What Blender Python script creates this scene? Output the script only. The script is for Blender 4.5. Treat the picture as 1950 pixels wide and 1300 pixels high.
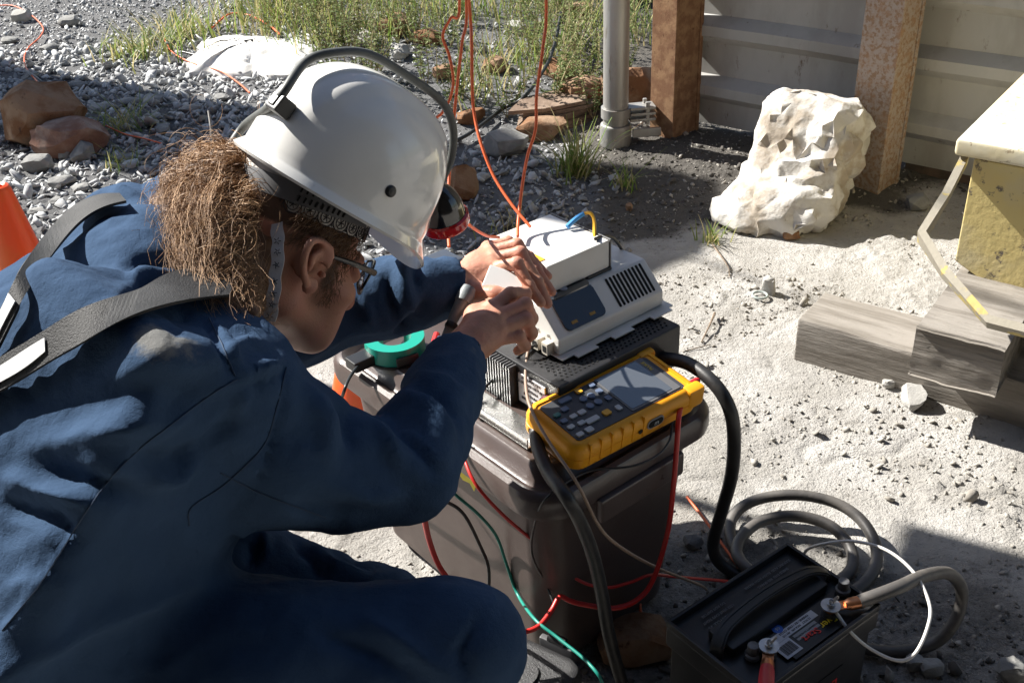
import bpy, bmesh, math, random
import numpy as np
from mathutils import Vector, Matrix, Quaternion
from mathutils.bvhtree import BVHTree
for o in list(bpy.data.objects): bpy.data.objects.remove(o)
SC = bpy.context.scene
COL = SC.collection
rng = np.random.default_rng(11)
random.seed(5)

# ---------------------------------------------------------------- camera
FPX, HC = 2058.0, 1.40
PITCH, ROLL = math.radians(31), math.radians(2.8)
_F = Vector((0, math.cos(PITCH), -math.sin(PITCH)))
_U0 = Vector((0, math.sin(PITCH), math.cos(PITCH)))
_X = Vector((1, 0, 0))
_R = _X*math.cos(ROLL) - _U0*math.sin(ROLL)
_U = _X*math.sin(ROLL) + _U0*math.cos(ROLL)
CAM = Vector((0, 0, HC))
cd = bpy.data.cameras.new('camera'); cam = bpy.data.objects.new('camera', cd); COL.objects.link(cam)
cd.sensor_width = 36; cd.lens = FPX*36/1950; cd.clip_end = 600; cd.clip_start = 0.02
M3 = Matrix((( _R.x, _U.x, -_F.x), (_R.y, _U.y, -_F.y), (_R.z, _U.z, -_F.z)))
cam.matrix_world = Matrix.Translation(CAM) @ M3.to_4x4()
SC.camera = cam
# ---------------------------------------------------------------- light
SUN = Vector((-0.85, 0.527, 0.83)).normalized()
ELEV = math.asin(SUN.z)
w = bpy.data.worlds.new('World'); SC.world = w; w.use_nodes = True
nt = w.node_tree; bgn = nt.nodes['Background']
sky = nt.nodes.new('ShaderNodeTexSky'); sky.sky_type = 'NISHITA'; sky.sun_disc = False
sky.sun_elevation = ELEV; sky.sun_rotation = math.atan2(SUN.x, SUN.y)
nt.links.new(sky.outputs[0], bgn.inputs[0]); bgn.inputs[1].default_value = 0.052
sl = bpy.data.lights.new('sun', 'SUN'); sl.energy = 5.0; sl.angle = math.radians(0.5); sl.color = (1, 0.96, 0.89)
so = bpy.data.objects.new('sun', sl); COL.objects.link(so); so.location = (-4, 3, 6)
so.rotation_mode = 'QUATERNION'; so.rotation_quaternion = SUN.to_track_quat('Z', 'Y')
SC.view_settings.view_transform = 'Standard'; SC.view_settings.look = 'None'
SC.view_settings.exposure = 1.3; SC.view_settings.gamma = 1

# ---------------------------------------------------------------- measuring from the camera station
def ray(x, y): return _F + _R*((x-975)/FPX) - _U*((y-650)/FPX)
def W(x, y, z):                       # point of the sight line at height z
    d = ray(x, y); return CAM + d*((z-HC)/d.z)
def WD(x, y, d): return CAM + ray(x, y)*d          # point of the sight line at depth d
def PX(P):
    v = Vector(P)-CAM; d = v.dot(_F); return (975+FPX*v.dot(_R)/d, 650-FPX*v.dot(_U)/d, d)
def PXn(V):                           # vectorised
    v = V-np.array(CAM); d = v@np.array(_F)
    return 975+FPX*(v@np.array(_R))/d, 650-FPX*(v@np.array(_U))/d, d

# ---------------------------------------------------------------- materials
def mat(name, col, rough=.6, metal=0., col2=None, nscale=8., nlo=.4, nhi=.62, bump=0., bscale=150., bdist=.002, spec=.5,
        coat=0., rvar=0., col3=None, n3scale=60., n3lo=.6, n3hi=.7, sheen=0., bump2=0., b2scale=20., trans=0., stretch=None, alpha=None, grain=None):
    m = bpy.data.materials.new(name); m.use_nodes = True
    t = m.node_tree; N = t.nodes; L = t.links; b = N['Principled BSDF']
    b.inputs['Base Color'].default_value = (*col, 1); b.inputs['Roughness'].default_value = rough
    b.inputs['Metallic'].default_value = metal; b.inputs['Specular IOR Level'].default_value = spec
    if coat: b.inputs['Coat Weight'].default_value = coat; b.inputs['Coat Roughness'].default_value = .05
    if sheen: b.inputs['Sheen Weight'].default_value = sheen; b.inputs['Sheen Roughness'].default_value = .4
    if trans: b.inputs['Transmission Weight'].default_value = trans
    if alpha is not None: b.inputs['Alpha'].default_value = alpha
    tc = N.new('ShaderNodeTexCoord'); co = tc.outputs['Object']
    if stretch:
        mp = N.new('ShaderNodeMapping'); mp.inputs['Scale'].default_value = stretch; L.new(co, mp.inputs[0]); co = mp.outputs[0]
    if grain:                                # fibres along a horizontal direction: (angle, length factor)
        mp = N.new('ShaderNodeMapping'); mp.vector_type = 'TEXTURE'; mp.inputs['Rotation'].default_value = (0, 0, grain[0]); mp.inputs['Scale'].default_value = (grain[1], 1, 1); L.new(co, mp.inputs[0]); co = mp.outputs[0]
    def noise(sc, det=6, rg=.6):
        n = N.new('ShaderNodeTexNoise'); n.inputs['Scale'].default_value = sc; n.inputs['Detail'].default_value = det
        n.inputs['Roughness'].default_value = rg; L.new(co, n.inputs['Vector']); return n.outputs['Fac']
    def ramp(f, lo, hi):
        r = N.new('ShaderNodeMapRange'); r.inputs['From Min'].default_value = lo; r.inputs['From Max'].default_value = hi
        r.interpolation_type = 'SMOOTHSTEP'; L.new(f, r.inputs['Value']); return r.outputs[0]
    def mix(f, a, c):
        x = N.new('ShaderNodeMix'); x.data_type = 'RGBA'; L.new(f, x.inputs[0])
        for s, v in ((6, a), (7, c)):
            if hasattr(v, 'node'): L.new(v, x.inputs[s])
            else: x.inputs[s].default_value = (*v, 1)
        return x.outputs[2]
    cur = None
    if col2 is not None: cur = mix(ramp(noise(nscale), nlo, nhi), col, col2)
    if col3 is not None: cur = mix(ramp(noise(n3scale, 8, .7), n3lo, n3hi), cur if cur is not None else col, col3)
    if cur is not None: L.new(cur, b.inputs['Base Color'])
    if rvar:
        r = N.new('ShaderNodeMapRange'); r.inputs['To Min'].default_value = max(.03, rough-rvar); r.inputs['To Max'].default_value = min(1, rough+rvar)
        L.new(noise(nscale*3), r.inputs['Value']); L.new(r.outputs[0], b.inputs['Roughness'])
    nrm = None
    for st, sc, ds in ((bump2, b2scale, .01), (bump, bscale, bdist)):
        if st:
            bp = N.new('ShaderNodeBump'); bp.inputs['Strength'].default_value = st; bp.inputs['Distance'].default_value = ds
            L.new(noise(sc), bp.inputs['Height'])
            if nrm is not None: L.new(nrm, bp.inputs['Normal'])
            nrm = bp.outputs[0]
    if nrm is not None: L.new(nrm, b.inputs['Normal'])
    m['nodes'] = 1
    return m
def attr_mix(m, attr, col, lo=0., hi=1., brk=0., bscale=60.):  # lay a second colour over material m where a vertex attribute says so
    t = m.node_tree; N = t.nodes; L = t.links; b = N['Principled BSDF']
    a = N.new('ShaderNodeAttribute'); a.attribute_name = attr
    f = a.outputs['Fac']
    if brk:
        tc = N.new('ShaderNodeTexCoord'); n = N.new('ShaderNodeTexNoise'); n.inputs['Scale'].default_value = bscale; n.inputs['Detail'].default_value = 8
        n.inputs['Roughness'].default_value = .75; L.new(tc.outputs['Object'], n.inputs['Vector'])
        ma = N.new('ShaderNodeMath'); ma.operation = 'MULTIPLY_ADD'; L.new(n.outputs['Fac'], ma.inputs[0]); ma.inputs[1].default_value = brk
        ad = N.new('ShaderNodeMath'); ad.operation = 'SUBTRACT'; L.new(f, ad.inputs[0]); ad.inputs[1].default_value = brk*.5
        L.new(ad.outputs[0], ma.inputs[2]); f = ma.outputs[0]
    r = N.new('ShaderNodeMapRange'); r.inputs['From Min'].default_value = lo; r.inputs['From Max'].default_value = hi; r.interpolation_type = 'SMOOTHSTEP'
    L.new(f, r.inputs['Value'])
    x = N.new('ShaderNodeMix'); x.data_type = 'RGBA'; L.new(r.outputs[0], x.inputs[0])
    src = b.inputs['Base Color']
    if src.is_linked: L.new(src.links[0].from_socket, x.inputs[6])
    else: x.inputs[6].default_value = src.default_value
    x.inputs[7].default_value = (*col, 1)
    L.new(x.outputs[2], src)
    return m

# ---------------------------------------------------------------- mesh helpers
def obj(name, bm, m, parent=None, smooth=35, kind=None):
    hard = not isinstance(bm, bpy.types.Mesh)
    if not hard: me = bm
    else:
        bmesh.ops.recalc_face_normals(bm, faces=bm.faces)
        me = bpy.data.meshes.new(name); bm.to_mesh(me); bm.free()
    for x in (m if isinstance(m, (list, tuple)) else [m]): me.materials.append(x)
    if smooth and len(me.polygons):
        me.polygons.foreach_set('use_smooth', np.ones(len(me.polygons), bool))
        try: me.set_sharp_from_angle(angle=math.radians(smooth))
        except Exception: pass
    o = bpy.data.objects.new(name, me); COL.objects.link(o)
    if hard and smooth and smooth < 60: o.modifiers.new('flat_faces', 'WEIGHTED_NORMAL').keep_sharp = True
    if parent is not None: adopt(o, parent)
    if kind: o['kind'] = kind
    return o
def adopt(o, parent):
    o.parent = parent; o.matrix_parent_inverse = world_of(parent).inverted()
def world_of(o):
    m = Matrix.LocRotScale(o.location, o.rotation_euler, o.scale)
    return m if o.parent is None else world_of(o.parent) @ o.matrix_parent_inverse @ m
def thing(name, label, cat, loc=(0, 0, 0), group=None):
    o = bpy.data.objects.new(name, None); COL.objects.link(o); o.location = loc; o.empty_display_size = .05
    return tag(o, label, cat, group)
def tag(o, label=None, cat=None, group=None, kind=None):
    if label: o['label'] = label
    if cat: o['category'] = cat
    if group: o['group'] = group
    if kind: o['kind'] = kind
    return o
def new(): return bmesh.new()
def frame(o, x, z=(0, 0, 1)):
    x = Vector(x).normalized(); z = Vector(z); y = z.cross(x).normalized(); z = x.cross(y).normalized(); o = Vector(o)
    return Matrix(((x.x, y.x, z.x, o.x), (x.y, y.y, z.y, o.y), (x.z, y.z, z.z, o.z), (0, 0, 0, 1)))
def bx(bm, M, lo, hi, bev=0., seg=2):
    lo = Vector(lo); hi = Vector(hi); c = (lo+hi)/2; s = hi-lo
    r = bmesh.ops.create_cube(bm, size=1.0)['verts']
    for v in r: v.co = Vector((v.co.x*s.x+c.x, v.co.y*s.y+c.y, v.co.z*s.z+c.z))
    if bev:
        es = list({e for v in r for e in v.link_edges})
        out = bmesh.ops.bevel(bm, geom=es, offset=bev, segments=seg, affect='EDGES', profile=.5)
        r = list({v for f in out['faces'] for v in f.verts} | {v for v in r if v.is_valid})
    for v in r: v.co = M @ v.co
    return r
def catmull(P, n=8):
    P = [Vector(p) for p in P]
    if len(P) < 3: return P
    Q = [P[0]*2-P[1]] + P + [P[-1]*2-P[-2]]; out = []
    for i in range(1, len(Q)-2):
        a, b, c, d = Q[i-1:i+3]
        for k in range(n):
            t = k/n
            out.append(.5*((2*b)+(c-a)*t+(2*a-5*b+4*c-d)*t*t+(3*b-a-3*c+d)*t**3))
    out.append(P[-1]); return out
def tube(bm, P, r, n=8, sm=6, caps=True, squash=None):
    P = catmull(P, sm) if sm else [Vector(p) for p in P]
    rs = r if hasattr(r, '__len__') else [r]*2
    prev = None; rings = []
    T0 = (P[1]-P[0]).normalized(); nrm = T0.orthogonal().normalized()
    for i, p in enumerate(P):
        T = (P[min(i+1, len(P)-1)]-P[max(i-1, 0)])
        if T.length < 1e-9: T = T0
        T = T.normalized(); nrm = (nrm-T*nrm.dot(T))
        if nrm.length < 1e-6: nrm = T.orthogonal()
        nrm.normalize(); bn = T.cross(nrm)
        t = i/(len(P)-1)*(len(rs)-1); k = min(int(t), len(rs)-2); rr = rs[k]*(1-(t-k))+rs[k+1]*(t-k)
        rings.append([bm.verts.new(p+(nrm*math.cos(2*math.pi*j/n)+bn*math.sin(2*math.pi*j/n))*rr) for j in range(n)])
    for a, b in zip(rings, rings[1:]):
        for j in range(n): bm.faces.new((a[j], a[(j+1) % n], b[(j+1) % n], b[j]))
    if caps: bm.faces.new(rings[0][::-1]); bm.faces.new(rings[-1])
def lathe(bm, prof, M, n=24, ang=2*math.pi, caps=True):
    full = abs(ang-2*math.pi) < 1e-6; rings = []
    for r, z in prof:
        rings.append([bm.verts.new(M @ Vector((max(r, 1e-5)*math.cos(ang*j/n), max(r, 1e-5)*math.sin(ang*j/n), z))) for j in range(n if full else n+1)])
    for a, b in zip(rings, rings[1:]):
        for j in range(n): bm.faces.new((a[j], a[(j+1) % len(a)], b[(j+1) % len(b)], b[j]))
    if caps and full:
        if prof[0][0] > 1e-4: bm.faces.new(rings[0][::-1])
        if prof[-1][0] > 1e-4: bm.faces.new(rings[-1])
def prism(bm, poly, z0, z1, M, bev=0., top=None):
    top = top or poly
    a = [bm.verts.new(M @ Vector((x, y, z0))) for x, y in poly]; b = [bm.verts.new(M @ Vector((x, y, z1))) for x, y in top]
    fs = [bm.faces.new(a[::-1]), bm.faces.new(b)]
    n = len(a)
    for i in range(n): fs.append(bm.faces.new((a[i], a[(i+1) % n], b[(i+1) % n], b[i])))
    if bev: bmesh.ops.bevel(bm, geom=list({e for f in fs for e in f.edges}), offset=bev, segments=2, affect='EDGES', profile=.5)
def rrect(x0, y0, x1, y1, r, n=5):
    out = []
    for cx, cy, a in ((x1-r, y1-r, 0), (x0+r, y1-r, 90), (x0+r, y0+r, 180), (x1-r, y0+r, 270)):
        for k in range(n+1):
            t = math.radians(a+90*k/n); out.append((cx+r*math.cos(t), cy+r*math.sin(t)))
    return out
def mesh_np(name, V, Fc, attrs=None):
    me = bpy.data.meshes.new(name); V = np.asarray(V, np.float32); Fc = np.asarray(Fc, np.int32); k = Fc.shape[1]
    me.vertices.add(len(V)); me.vertices.foreach_set('co', V.ravel())
    me.loops.add(Fc.size); me.loops.foreach_set('vertex_index', Fc.ravel())
    me.polygons.add(len(Fc)); me.polygons.foreach_set('loop_start', np.arange(len(Fc), dtype=np.int32)*k)
    me.update(calc_edges=True)
    for a, v in (attrs or {}).items():
        at = me.attributes.new(a, 'FLOAT', 'POINT'); at.data.foreach_set('value', np.asarray(v, np.float32))
    return me
_FONT = {}
def text(bm, s, size, M, depth=.0004, align='CENTER'):
    cu = bpy.data.curves.new('t', 'FONT'); cu.body = s; cu.size = size; cu.extrude = depth; cu.align_x = align; cu.align_y = 'CENTER'; cu.resolution_u = 2
    o = bpy.data.objects.new('t', cu); COL.objects.link(o)
    dg = bpy.context.evaluated_depsgraph_get(); me = bpy.data.meshes.new_from_object(o.evaluated_get(dg))
    me.transform(M); bm.from_mesh(me); bpy.data.objects.remove(o); bpy.data.curves.remove(cu); bpy.data.meshes.remove(me)

# ---------------------------------------------------------------- noise
def _h(i, j, k, s):
    n = (i.astype(np.uint32)*np.uint32(374761393)+j.astype(np.uint32)*np.uint32(668265263)+k.astype(np.uint32)*np.uint32(2246822519)+np.uint32(s*3266489917 % 4294967296))
    n = (n ^ (n >> np.uint32(13)))*np.uint32(1274126177); n = n ^ (n >> np.uint32(16))
    return n.astype(np.float64)/4294967295.0
def vnoise(P, s=0):
    P = np.asarray(P, float); I = np.floor(P).astype(np.int64); f = P-I; f = f*f*(3-2*f)
    i, j, k = I[:, 0], I[:, 1], I[:, 2]; r = 0
    with np.errstate(over='ignore'):
        for a in (0, 1):
            for b in (0, 1):
                for c in (0, 1):
                    r = r+_h(i+a, j+b, k+c, s)*np.where(a, f[:, 0], 1-f[:, 0])*np.where(b, f[:, 1], 1-f[:, 1])*np.where(c, f[:, 2], 1-f[:, 2])
    return r*2-1
def fbm(P, o=4, s=0, g=.5):
    r = 0; a = 1.; t = 0; P = np.asarray(P, float)
    for q in range(o): r = r+a*vnoise(P*2**q+q*7.3, s+q); t += a; a *= g
    return r/t
def fbm2(x, y, sc, o=4, s=0, g=.5): return fbm(np.stack([x*sc, y*sc, np.zeros_like(x)+.37*s], 1), o, s, g)
def sst(x, a, b):
    t = np.clip((x-a)/(b-a), 0, 1); return t*t*(3-2*t)

# ---------------------------------------------------------------- solids from distance fields
class SDF:
    def __init__(s, lo, hi, vox):
        s.lo = np.array(lo, float); s.v = vox; s.n = np.ceil((np.array(hi)-s.lo)/vox).astype(int)+1
        s.D = np.full(s.n, 1.0, np.float32)
    def _win(s, lo, hi, pad):
        a = np.clip(np.floor((np.array(lo)-pad-s.lo)/s.v).astype(int), 0, s.n-1); b = np.clip(np.ceil((np.array(hi)+pad-s.lo)/s.v).astype(int)+1, 0, s.n)
        b = np.maximum(b, a+1)
        g = np.meshgrid(*[s.lo[i]+s.v*np.arange(a[i], b[i]) for i in range(3)], indexing='ij')
        return tuple(slice(a[i], b[i]) for i in range(3)), np.stack(g, -1)
    def _join(s, sl, d, k, sub=False):
        A = s.D[sl]; d = d.astype(np.float32)
        if sub:
            d = -d; h = np.clip(.5+.5*(d-A)/k, 0, 1) if k else (d > A)
            s.D[sl] = A*(1-h)+d*h+k*h*(1-h); return
        if k: h = np.clip(.5+.5*(A-d)/k, 0, 1); s.D[sl] = A*(1-h)+d*h-k*h*(1-h)
        else: s.D[sl] = np.minimum(A, d)
    def cone(s, a, b, ra, rb, k=.01, sub=False, sq=None):
        a = np.array(a, float); b = np.array(b, float); r = max(ra, rb)
        sl, P = s._win(np.minimum(a, b)-r, np.maximum(a, b)+r, k*1.5+s.v*3)
        ab = b-a; t = np.clip(((P-a)@ab)/max(ab@ab, 1e-12), 0, 1); q = P-a-t[..., None]*ab
        if sq is not None:                          # squash along a direction
            dr = np.array(sq[0], float); dr /= np.linalg.norm(dr); c = q@dr; q = q+(c*(sq[1]-1))[..., None]*dr
        s._join(sl, np.linalg.norm(q, axis=-1)-(ra+(rb-ra)*t), k, sub)
    def chain(s, P, R, k=.01):
        for i in range(len(P)-1): s.cone(P[i], P[i+1], R[i], R[i+1], k)
    def ell(s, c, ax, r, k=.01, sub=False):
        c = np.array(c, float); A = np.array([np.array(x) for x in ax], float); r = np.array(r, float); m = max(r)
        sl, P = s._win(c-m, c+m, k*1.5+s.v*3)
        q = (P-c)@A.T; k0 = np.linalg.norm(q/r, axis=-1); k1 = np.linalg.norm(q/(r*r), axis=-1)
        s._join(sl, k0*(k0-1)/np.maximum(k1, 1e-9), k, sub)
    def box(s, c, ax, h, r, k=.01, sub=False):
        c = np.array(c, float); A = np.array([np.array(x) for x in ax], float); h = np.array(h, float)-r; m = np.linalg.norm(h)+r
        sl, P = s._win(c-m, c+m, k*1.5+s.v*3)
        q = np.abs((P-c)@A.T)-h
        s._join(sl, np.linalg.norm(np.maximum(q, 0), axis=-1)+np.minimum(q.max(-1), 0)-r, k, sub)
    def mesh(s, smooth=2):
        D = s.D; ins = D < 0
        c = np.zeros(np.array(D.shape)-1, np.int8)
        for a in (0, 1):
            for b in (0, 1):
                for e in (0, 1): c += ins[a:D.shape[0]-1+a, b:D.shape[1]-1+b, e:D.shape[2]-1+e]
        act = (c > 0) & (c < 8); idx = np.full(act.shape, -1, np.int64); I = np.argwhere(act); idx[act] = np.arange(len(I))
        acc = np.zeros((len(I), 3)); cnt = np.zeros(len(I))
        corners = [(a, b, e) for a in (0, 1) for b in (0, 1) for e in (0, 1)]
        for p in corners:
            for ax in range(3):
                if p[ax]: continue
                q = list(p); q[ax] = 1
                d0 = D[I[:, 0]+p[0], I[:, 1]+p[1], I[:, 2]+p[2]]; d1 = D[I[:, 0]+q[0], I[:, 1]+q[1], I[:, 2]+q[2]]
                m = (d0 < 0) != (d1 < 0); t = np.where(m, d0/np.where(d0 == d1, 1, d0-d1), 0)
                pt = np.tile(np.array(p, float), (len(I), 1)); pt[:, ax] += t
                acc += pt*m[:, None]; cnt += m
        V = s.lo+s.v*(I+acc/np.maximum(cnt, 1)[:, None])
        Fs = []
        for ax in range(3):
            u, w_ = [(1, 2), (2, 0), (0, 1)][ax]
            sl0 = [slice(None)]*3; sl1 = [slice(None)]*3
            sl0[ax] = slice(0, D.shape[ax]-1); sl1[ax] = slice(1, D.shape[ax])
            A, B = ins[tuple(sl0)], ins[tuple(sl1)]
            E = np.argwhere(A != B); E = E[(E[:, u] > 0) & (E[:, w_] > 0) & (E[:, u] < D.shape[u]-1) & (E[:, w_] < D.shape[w_]-1)]
            fl = A[E[:, 0], E[:, 1], E[:, 2]]
            def at(du, dw):
                K = E.copy(); K[:, u] -= du; K[:, w_] -= dw; return idx[K[:, 0], K[:, 1], K[:, 2]]
            q = np.stack([at(0, 0), at(1, 0), at(1, 1), at(0, 1)], 1)
            q[~fl] = q[~fl][:, ::-1]; Fs.append(q)
        Fc = np.concatenate(Fs); Fc = Fc[(Fc >= 0).all(1)]
        for _ in range(smooth): V = relax(V, Fc)
        return V, Fc
def relax(V, Fc, lam=.5):
    A = np.zeros_like(V); n = np.zeros(len(V))
    for k in range(Fc.shape[1]):
        a, b = Fc[:, k], Fc[:, (k+1) % Fc.shape[1]]
        for c in range(3): A[:, c] += np.bincount(a, V[b, c], len(V))+np.bincount(b, V[a, c], len(V))
        n += np.bincount(a, minlength=len(V))+np.bincount(b, minlength=len(V))
    return V*(1-lam)+lam*A/np.maximum(n, 1)[:, None]
def vnormals(V, Fc):
    a = V[Fc[:, 2]]-V[Fc[:, 0]]; b = V[Fc[:, 3 if Fc.shape[1] > 3 else 1]]-V[Fc[:, 1]] if Fc.shape[1] > 3 else V[Fc[:, 1]]-V[Fc[:, 2]]
    n = np.cross(a, b); N = np.zeros_like(V)
    for k in range(Fc.shape[1]):
        for c in range(3): N[:, c] += np.bincount(Fc[:, k], n[:, c], len(V))
    return N/np.maximum(np.linalg.norm(N, axis=1), 1e-12)[:, None]
def seg_dist(x, y, P):
    best = np.full(len(x), 1e9); tt = np.zeros(len(x))
    for i, ((x0, y0), (x1, y1)) in enumerate(zip(P, P[1:])):
        dx, dy = x1-x0, y1-y0; t = np.clip(((x-x0)*dx+(y-y0)*dy)/(dx*dx+dy*dy), 0, 1)
        d = np.hypot(x-x0-t*dx, y-y0-t*dy); m = d < best; best[m] = d[m]; tt[m] = ((i+t)/(len(P)-1))[m]
    return best, tt
# ================================================================ GROUND
def gz(x, y):
    x = np.asarray(x, float); y = np.asarray(y, float)
    z = .014*fbm2(x, y, 1.3, 3, 1)+.009*fbm2(x, y, 5, 3, 2)
    soil = sst(y-.15*fbm2(x, y, 3, 2, 9), 2.75, 3.15)*sst(x, .2, .5)
    z += .035*soil*sst(y, 2.9, 3.4)
    z += .05*sst(y, 3.7, 4.6)*sst(x, -1.3, -.4)*(.6+.4*fbm2(x, y, 2, 2, 4))
    near = sst(-np.hypot(x-.5, (y-2)*.6), -4.5, -2.5)
    clod = sst(fbm2(x, y, 4.5, 3, 21), -.05, .4)
    z += near*(.25+.75*clod)*(.008*fbm2(x, y, 18, 3, 3, .6)+.0055*np.abs(fbm2(x, y, 50, 2, 5)))
    z += near*(.10+.90*clod)*(.012*np.clip(fbm2(x, y, 45, 2, 6)+.02, 0, 1)+.008*np.clip(fbm2(x, y, 120, 1, 7), 0, 1))
    ck = np.abs(fbm2(x+.05*fbm2(x, y, 9, 2, 88), y, 2.4, 3, 87)); z -= near*.007*np.exp(-(ck/.011)**2)*(1-.6*clod)
    return z
def gz1(x, y): return float(gz([x], [y])[0])
def axis(lo, hi, fine, out, n):
    f = np.arange(lo, hi, fine); g = np.geomspace(fine*2, out, n)
    return np.concatenate([lo-np.cumsum(g)[::-1], f, hi+np.cumsum(g)])
xs = axis(-2.9, 2.3, .0105, 45, 22)
ys = np.concatenate([.9-np.cumsum(np.geomspace(.02, 40, 20))[::-1], np.arange(.9, 3.6, .0095), np.arange(3.6, 6.6, .02), 6.6+np.cumsum(np.geomspace(.05, 45, 22))])
GX, GY = np.meshgrid(xs, ys, indexing='ij'); gx, gy = GX.ravel(), GY.ravel()
GZ = gz(gx, gy)
def gravel_mask(x, y):
    m = sst(y+.25*fbm2(x, y, 2.2, 3, 31), 2.55, 2.9)*(1-sst(x+.12*fbm2(x, y, 4, 2, 33), .12, .38))
    return m
def soil_shade_mask(x, y):
    m = sst(y-.28*x+.35*fbm2(x, y, 3.3, 3, 12), 2.62, 2.95)*sst(x, .12, .4)
    soil_shade = sst(-np.hypot((x-.42)/.5, (y-1.22)/.42)+.35*fbm2(x, y, 6, 3, 13), -1.0, -.7)  # dark soil round the battery, with some of the shade there painted in
    return np.maximum(m, soil_shade*.55)
nx, ny = len(xs), len(ys)
ii = np.arange(nx*ny).reshape(nx, ny)
FQ = np.stack([ii[:-1, :-1].ravel(), ii[1:, :-1].ravel(), ii[1:, 1:].ravel(), ii[:-1, 1:].ravel()], 1)
M_ground = mat('ground_earth', (.35, .333, .305), .95, col2=(.51, .493, .467), nscale=4, nlo=.35, nhi=.7, col3=(.19, .177, .158), n3scale=30, n3lo=.56, n3hi=.72, bump=1., bscale=230, bdist=.005, bump2=1., b2scale=75, spec=.2)
attr_mix(M_ground, 'soil', (.11, .102, .092), .25, .8, .7, 55)  # soil colour, also darkens the ground round the battery as painted shade
attr_mix(M_ground, 'gravel', (.15, .15, .152), .2, .7, .5, 40)
me = mesh_np('ground', np.stack([gx, gy, GZ], 1), FQ, {'soil': soil_shade_mask(gx, gy), 'gravel': gravel_mask(gx, gy)})
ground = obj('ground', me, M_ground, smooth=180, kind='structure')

# ---------------------------------------------------------------- stones
def stone_base(seed, npt=12, flat=.55):
    r = np.random.default_rng(seed); b = bmesh.new()
    p = r.normal(size=(npt, 3)); p /= np.linalg.norm(p, axis=1)[:, None]; p *= r.uniform(.75, 1.1, (npt, 1)); p *= np.array([1, r.uniform(.6, .95), flat])
    for q in p: b.verts.new(q)
    res = bmesh.ops.convex_hull(b, input=b.verts)
    bmesh.ops.delete(b, geom=[e for e in res['geom_interior'] if isinstance(e, bmesh.types.BMVert)], context='VERTS')
    bmesh.ops.triangulate(b, faces=b.faces); b.verts.index_update()
    V = np.array([v.co for v in b.verts]); Fc = np.array([[v.index for v in f.verts] for f in b.faces]); b.free(); return V, Fc
BASES = [stone_base(i, 11+i % 5, .3+.35*((i*7) % 10)/10) for i in range(24)]
def scatter(pts, size, seed=0, sink=.25, tilt=.35):
    r = np.random.default_rng(seed); Vs, Fs, T, off = [], [], [], 0
    which = r.integers(0, len(BASES), len(pts))
    for k, (V, Fc) in enumerate(BASES):
        I = np.where(which == k)[0]
        if not len(I): continue
        a = r.uniform(0, 6.283, len(I)); tx, ty = r.normal(0, tilt, (2, len(I)))
        ca, sa = np.cos(a), np.sin(a)
        P = np.repeat(V[None], len(I), 0)*size[I][:, None, None]
        X = P[..., 0]*ca[:, None]-P[..., 1]*sa[:, None]; Y = P[..., 0]*sa[:, None]+P[..., 1]*ca[:, None]; Z = P[..., 2]+X*tx[:, None]+Y*ty[:, None]
        hz = Z.max(1)
        Q = np.stack([X+pts[I, 0][:, None], Y+pts[I, 1][:, None], Z+pts[I, 2][:, None]+(hz*(1-2*sink))[:, None]], -1)
        Vs.append(Q.reshape(-1, 3)); Fs.append((Fc[None]+(np.arange(len(I))*len(V))[:, None, None]+off).reshape(-1, 3)); off += len(I)*len(V)
        T.append(np.repeat(r.uniform(0, 1, len(I)), len(V)))
    return np.concatenate(Vs), np.concatenate(Fs), np.concatenate(T)
def pick(n, x0, x1, y0, y1, fn, seed):
    r = np.random.default_rng(seed); x = r.uniform(x0, x1, n); y = r.uniform(y0, y1, n); k = r.uniform(0, 1, n) < fn(x, y)
    x, y = x[k], y[k]; return np.stack([x, y, gz(x, y)], 1)
M_gravel = mat('slate_gravel', (.30, .305, .31), .75, col2=(.44, .44, .435), nscale=25, bump=.4, bscale=160, spec=.4)
attr_mix(M_gravel, 'tone', (.52, .53, .53), .45, 1.0); 
p = pick(30000, -3.0, .6, 2.3, 6.5, gravel_mask, 3)
keep = ~((p[:, 1] > 3.75) & (p[:, 0] > -.9) & (rng.uniform(0, 1, len(p)) < .75)); p = p[keep]
s = np.exp(rng.normal(math.log(.0118), .46, len(p))); s = np.clip(s, .005, .042)*np.where(p[:, 1] > 5.3, .6, 1)*np.where(p[:, 0] > -.35, .72, 1)
V, Fc, T = scatter(p, s, 4, .25, .5)
tag(obj('gravel', mesh_np('gravel', V, Fc, {'tone': T}), M_gravel, smooth=0), 'loose grey slate gravel spread over the ground behind the worker', 'gravel', kind='stuff')
M_crumb = mat('dry_clods', (.27, .25, .22), .95, col2=(.4, .38, .345), nscale=30, bump=.4, bscale=220, spec=.15)
attr_mix(M_crumb, 'tone', (.10, .093, .085), .6, .62)
def crumb_den(x, y):
    pale = .03+.97*sst(fbm2(x, y, 3.2, 4, 51), .02, .36)
    return np.clip(pale*(1-gravel_mask(x, y))+.9*soil_shade_mask(x, y), 0, 1)
p = pick(34000, -.5, 1.9, .95, 4.1, crumb_den, 6)
sm = soil_shade_mask(p[:, 0], p[:, 1])
s = np.clip(np.exp(rng.normal(math.log(.0034), .58, len(p))), .0016, .018)
V, Fc, T = scatter(p, s, 9, .3, .4)
# clods of the dark soil and of the painted shade by the battery are dark, those of the dried mud pale
own = soil_shade_mask(V[:, 0], V[:, 1]); T = np.where(own > .4, .35+.65*T, T*.5)
tag(obj('soil_crumbs', mesh_np('soil_crumbs', V, Fc, {'tone': T}), M_crumb, smooth=0), 'small clods of dried mud and dark soil strewn over the ground', 'clods', kind='stuff')

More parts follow.
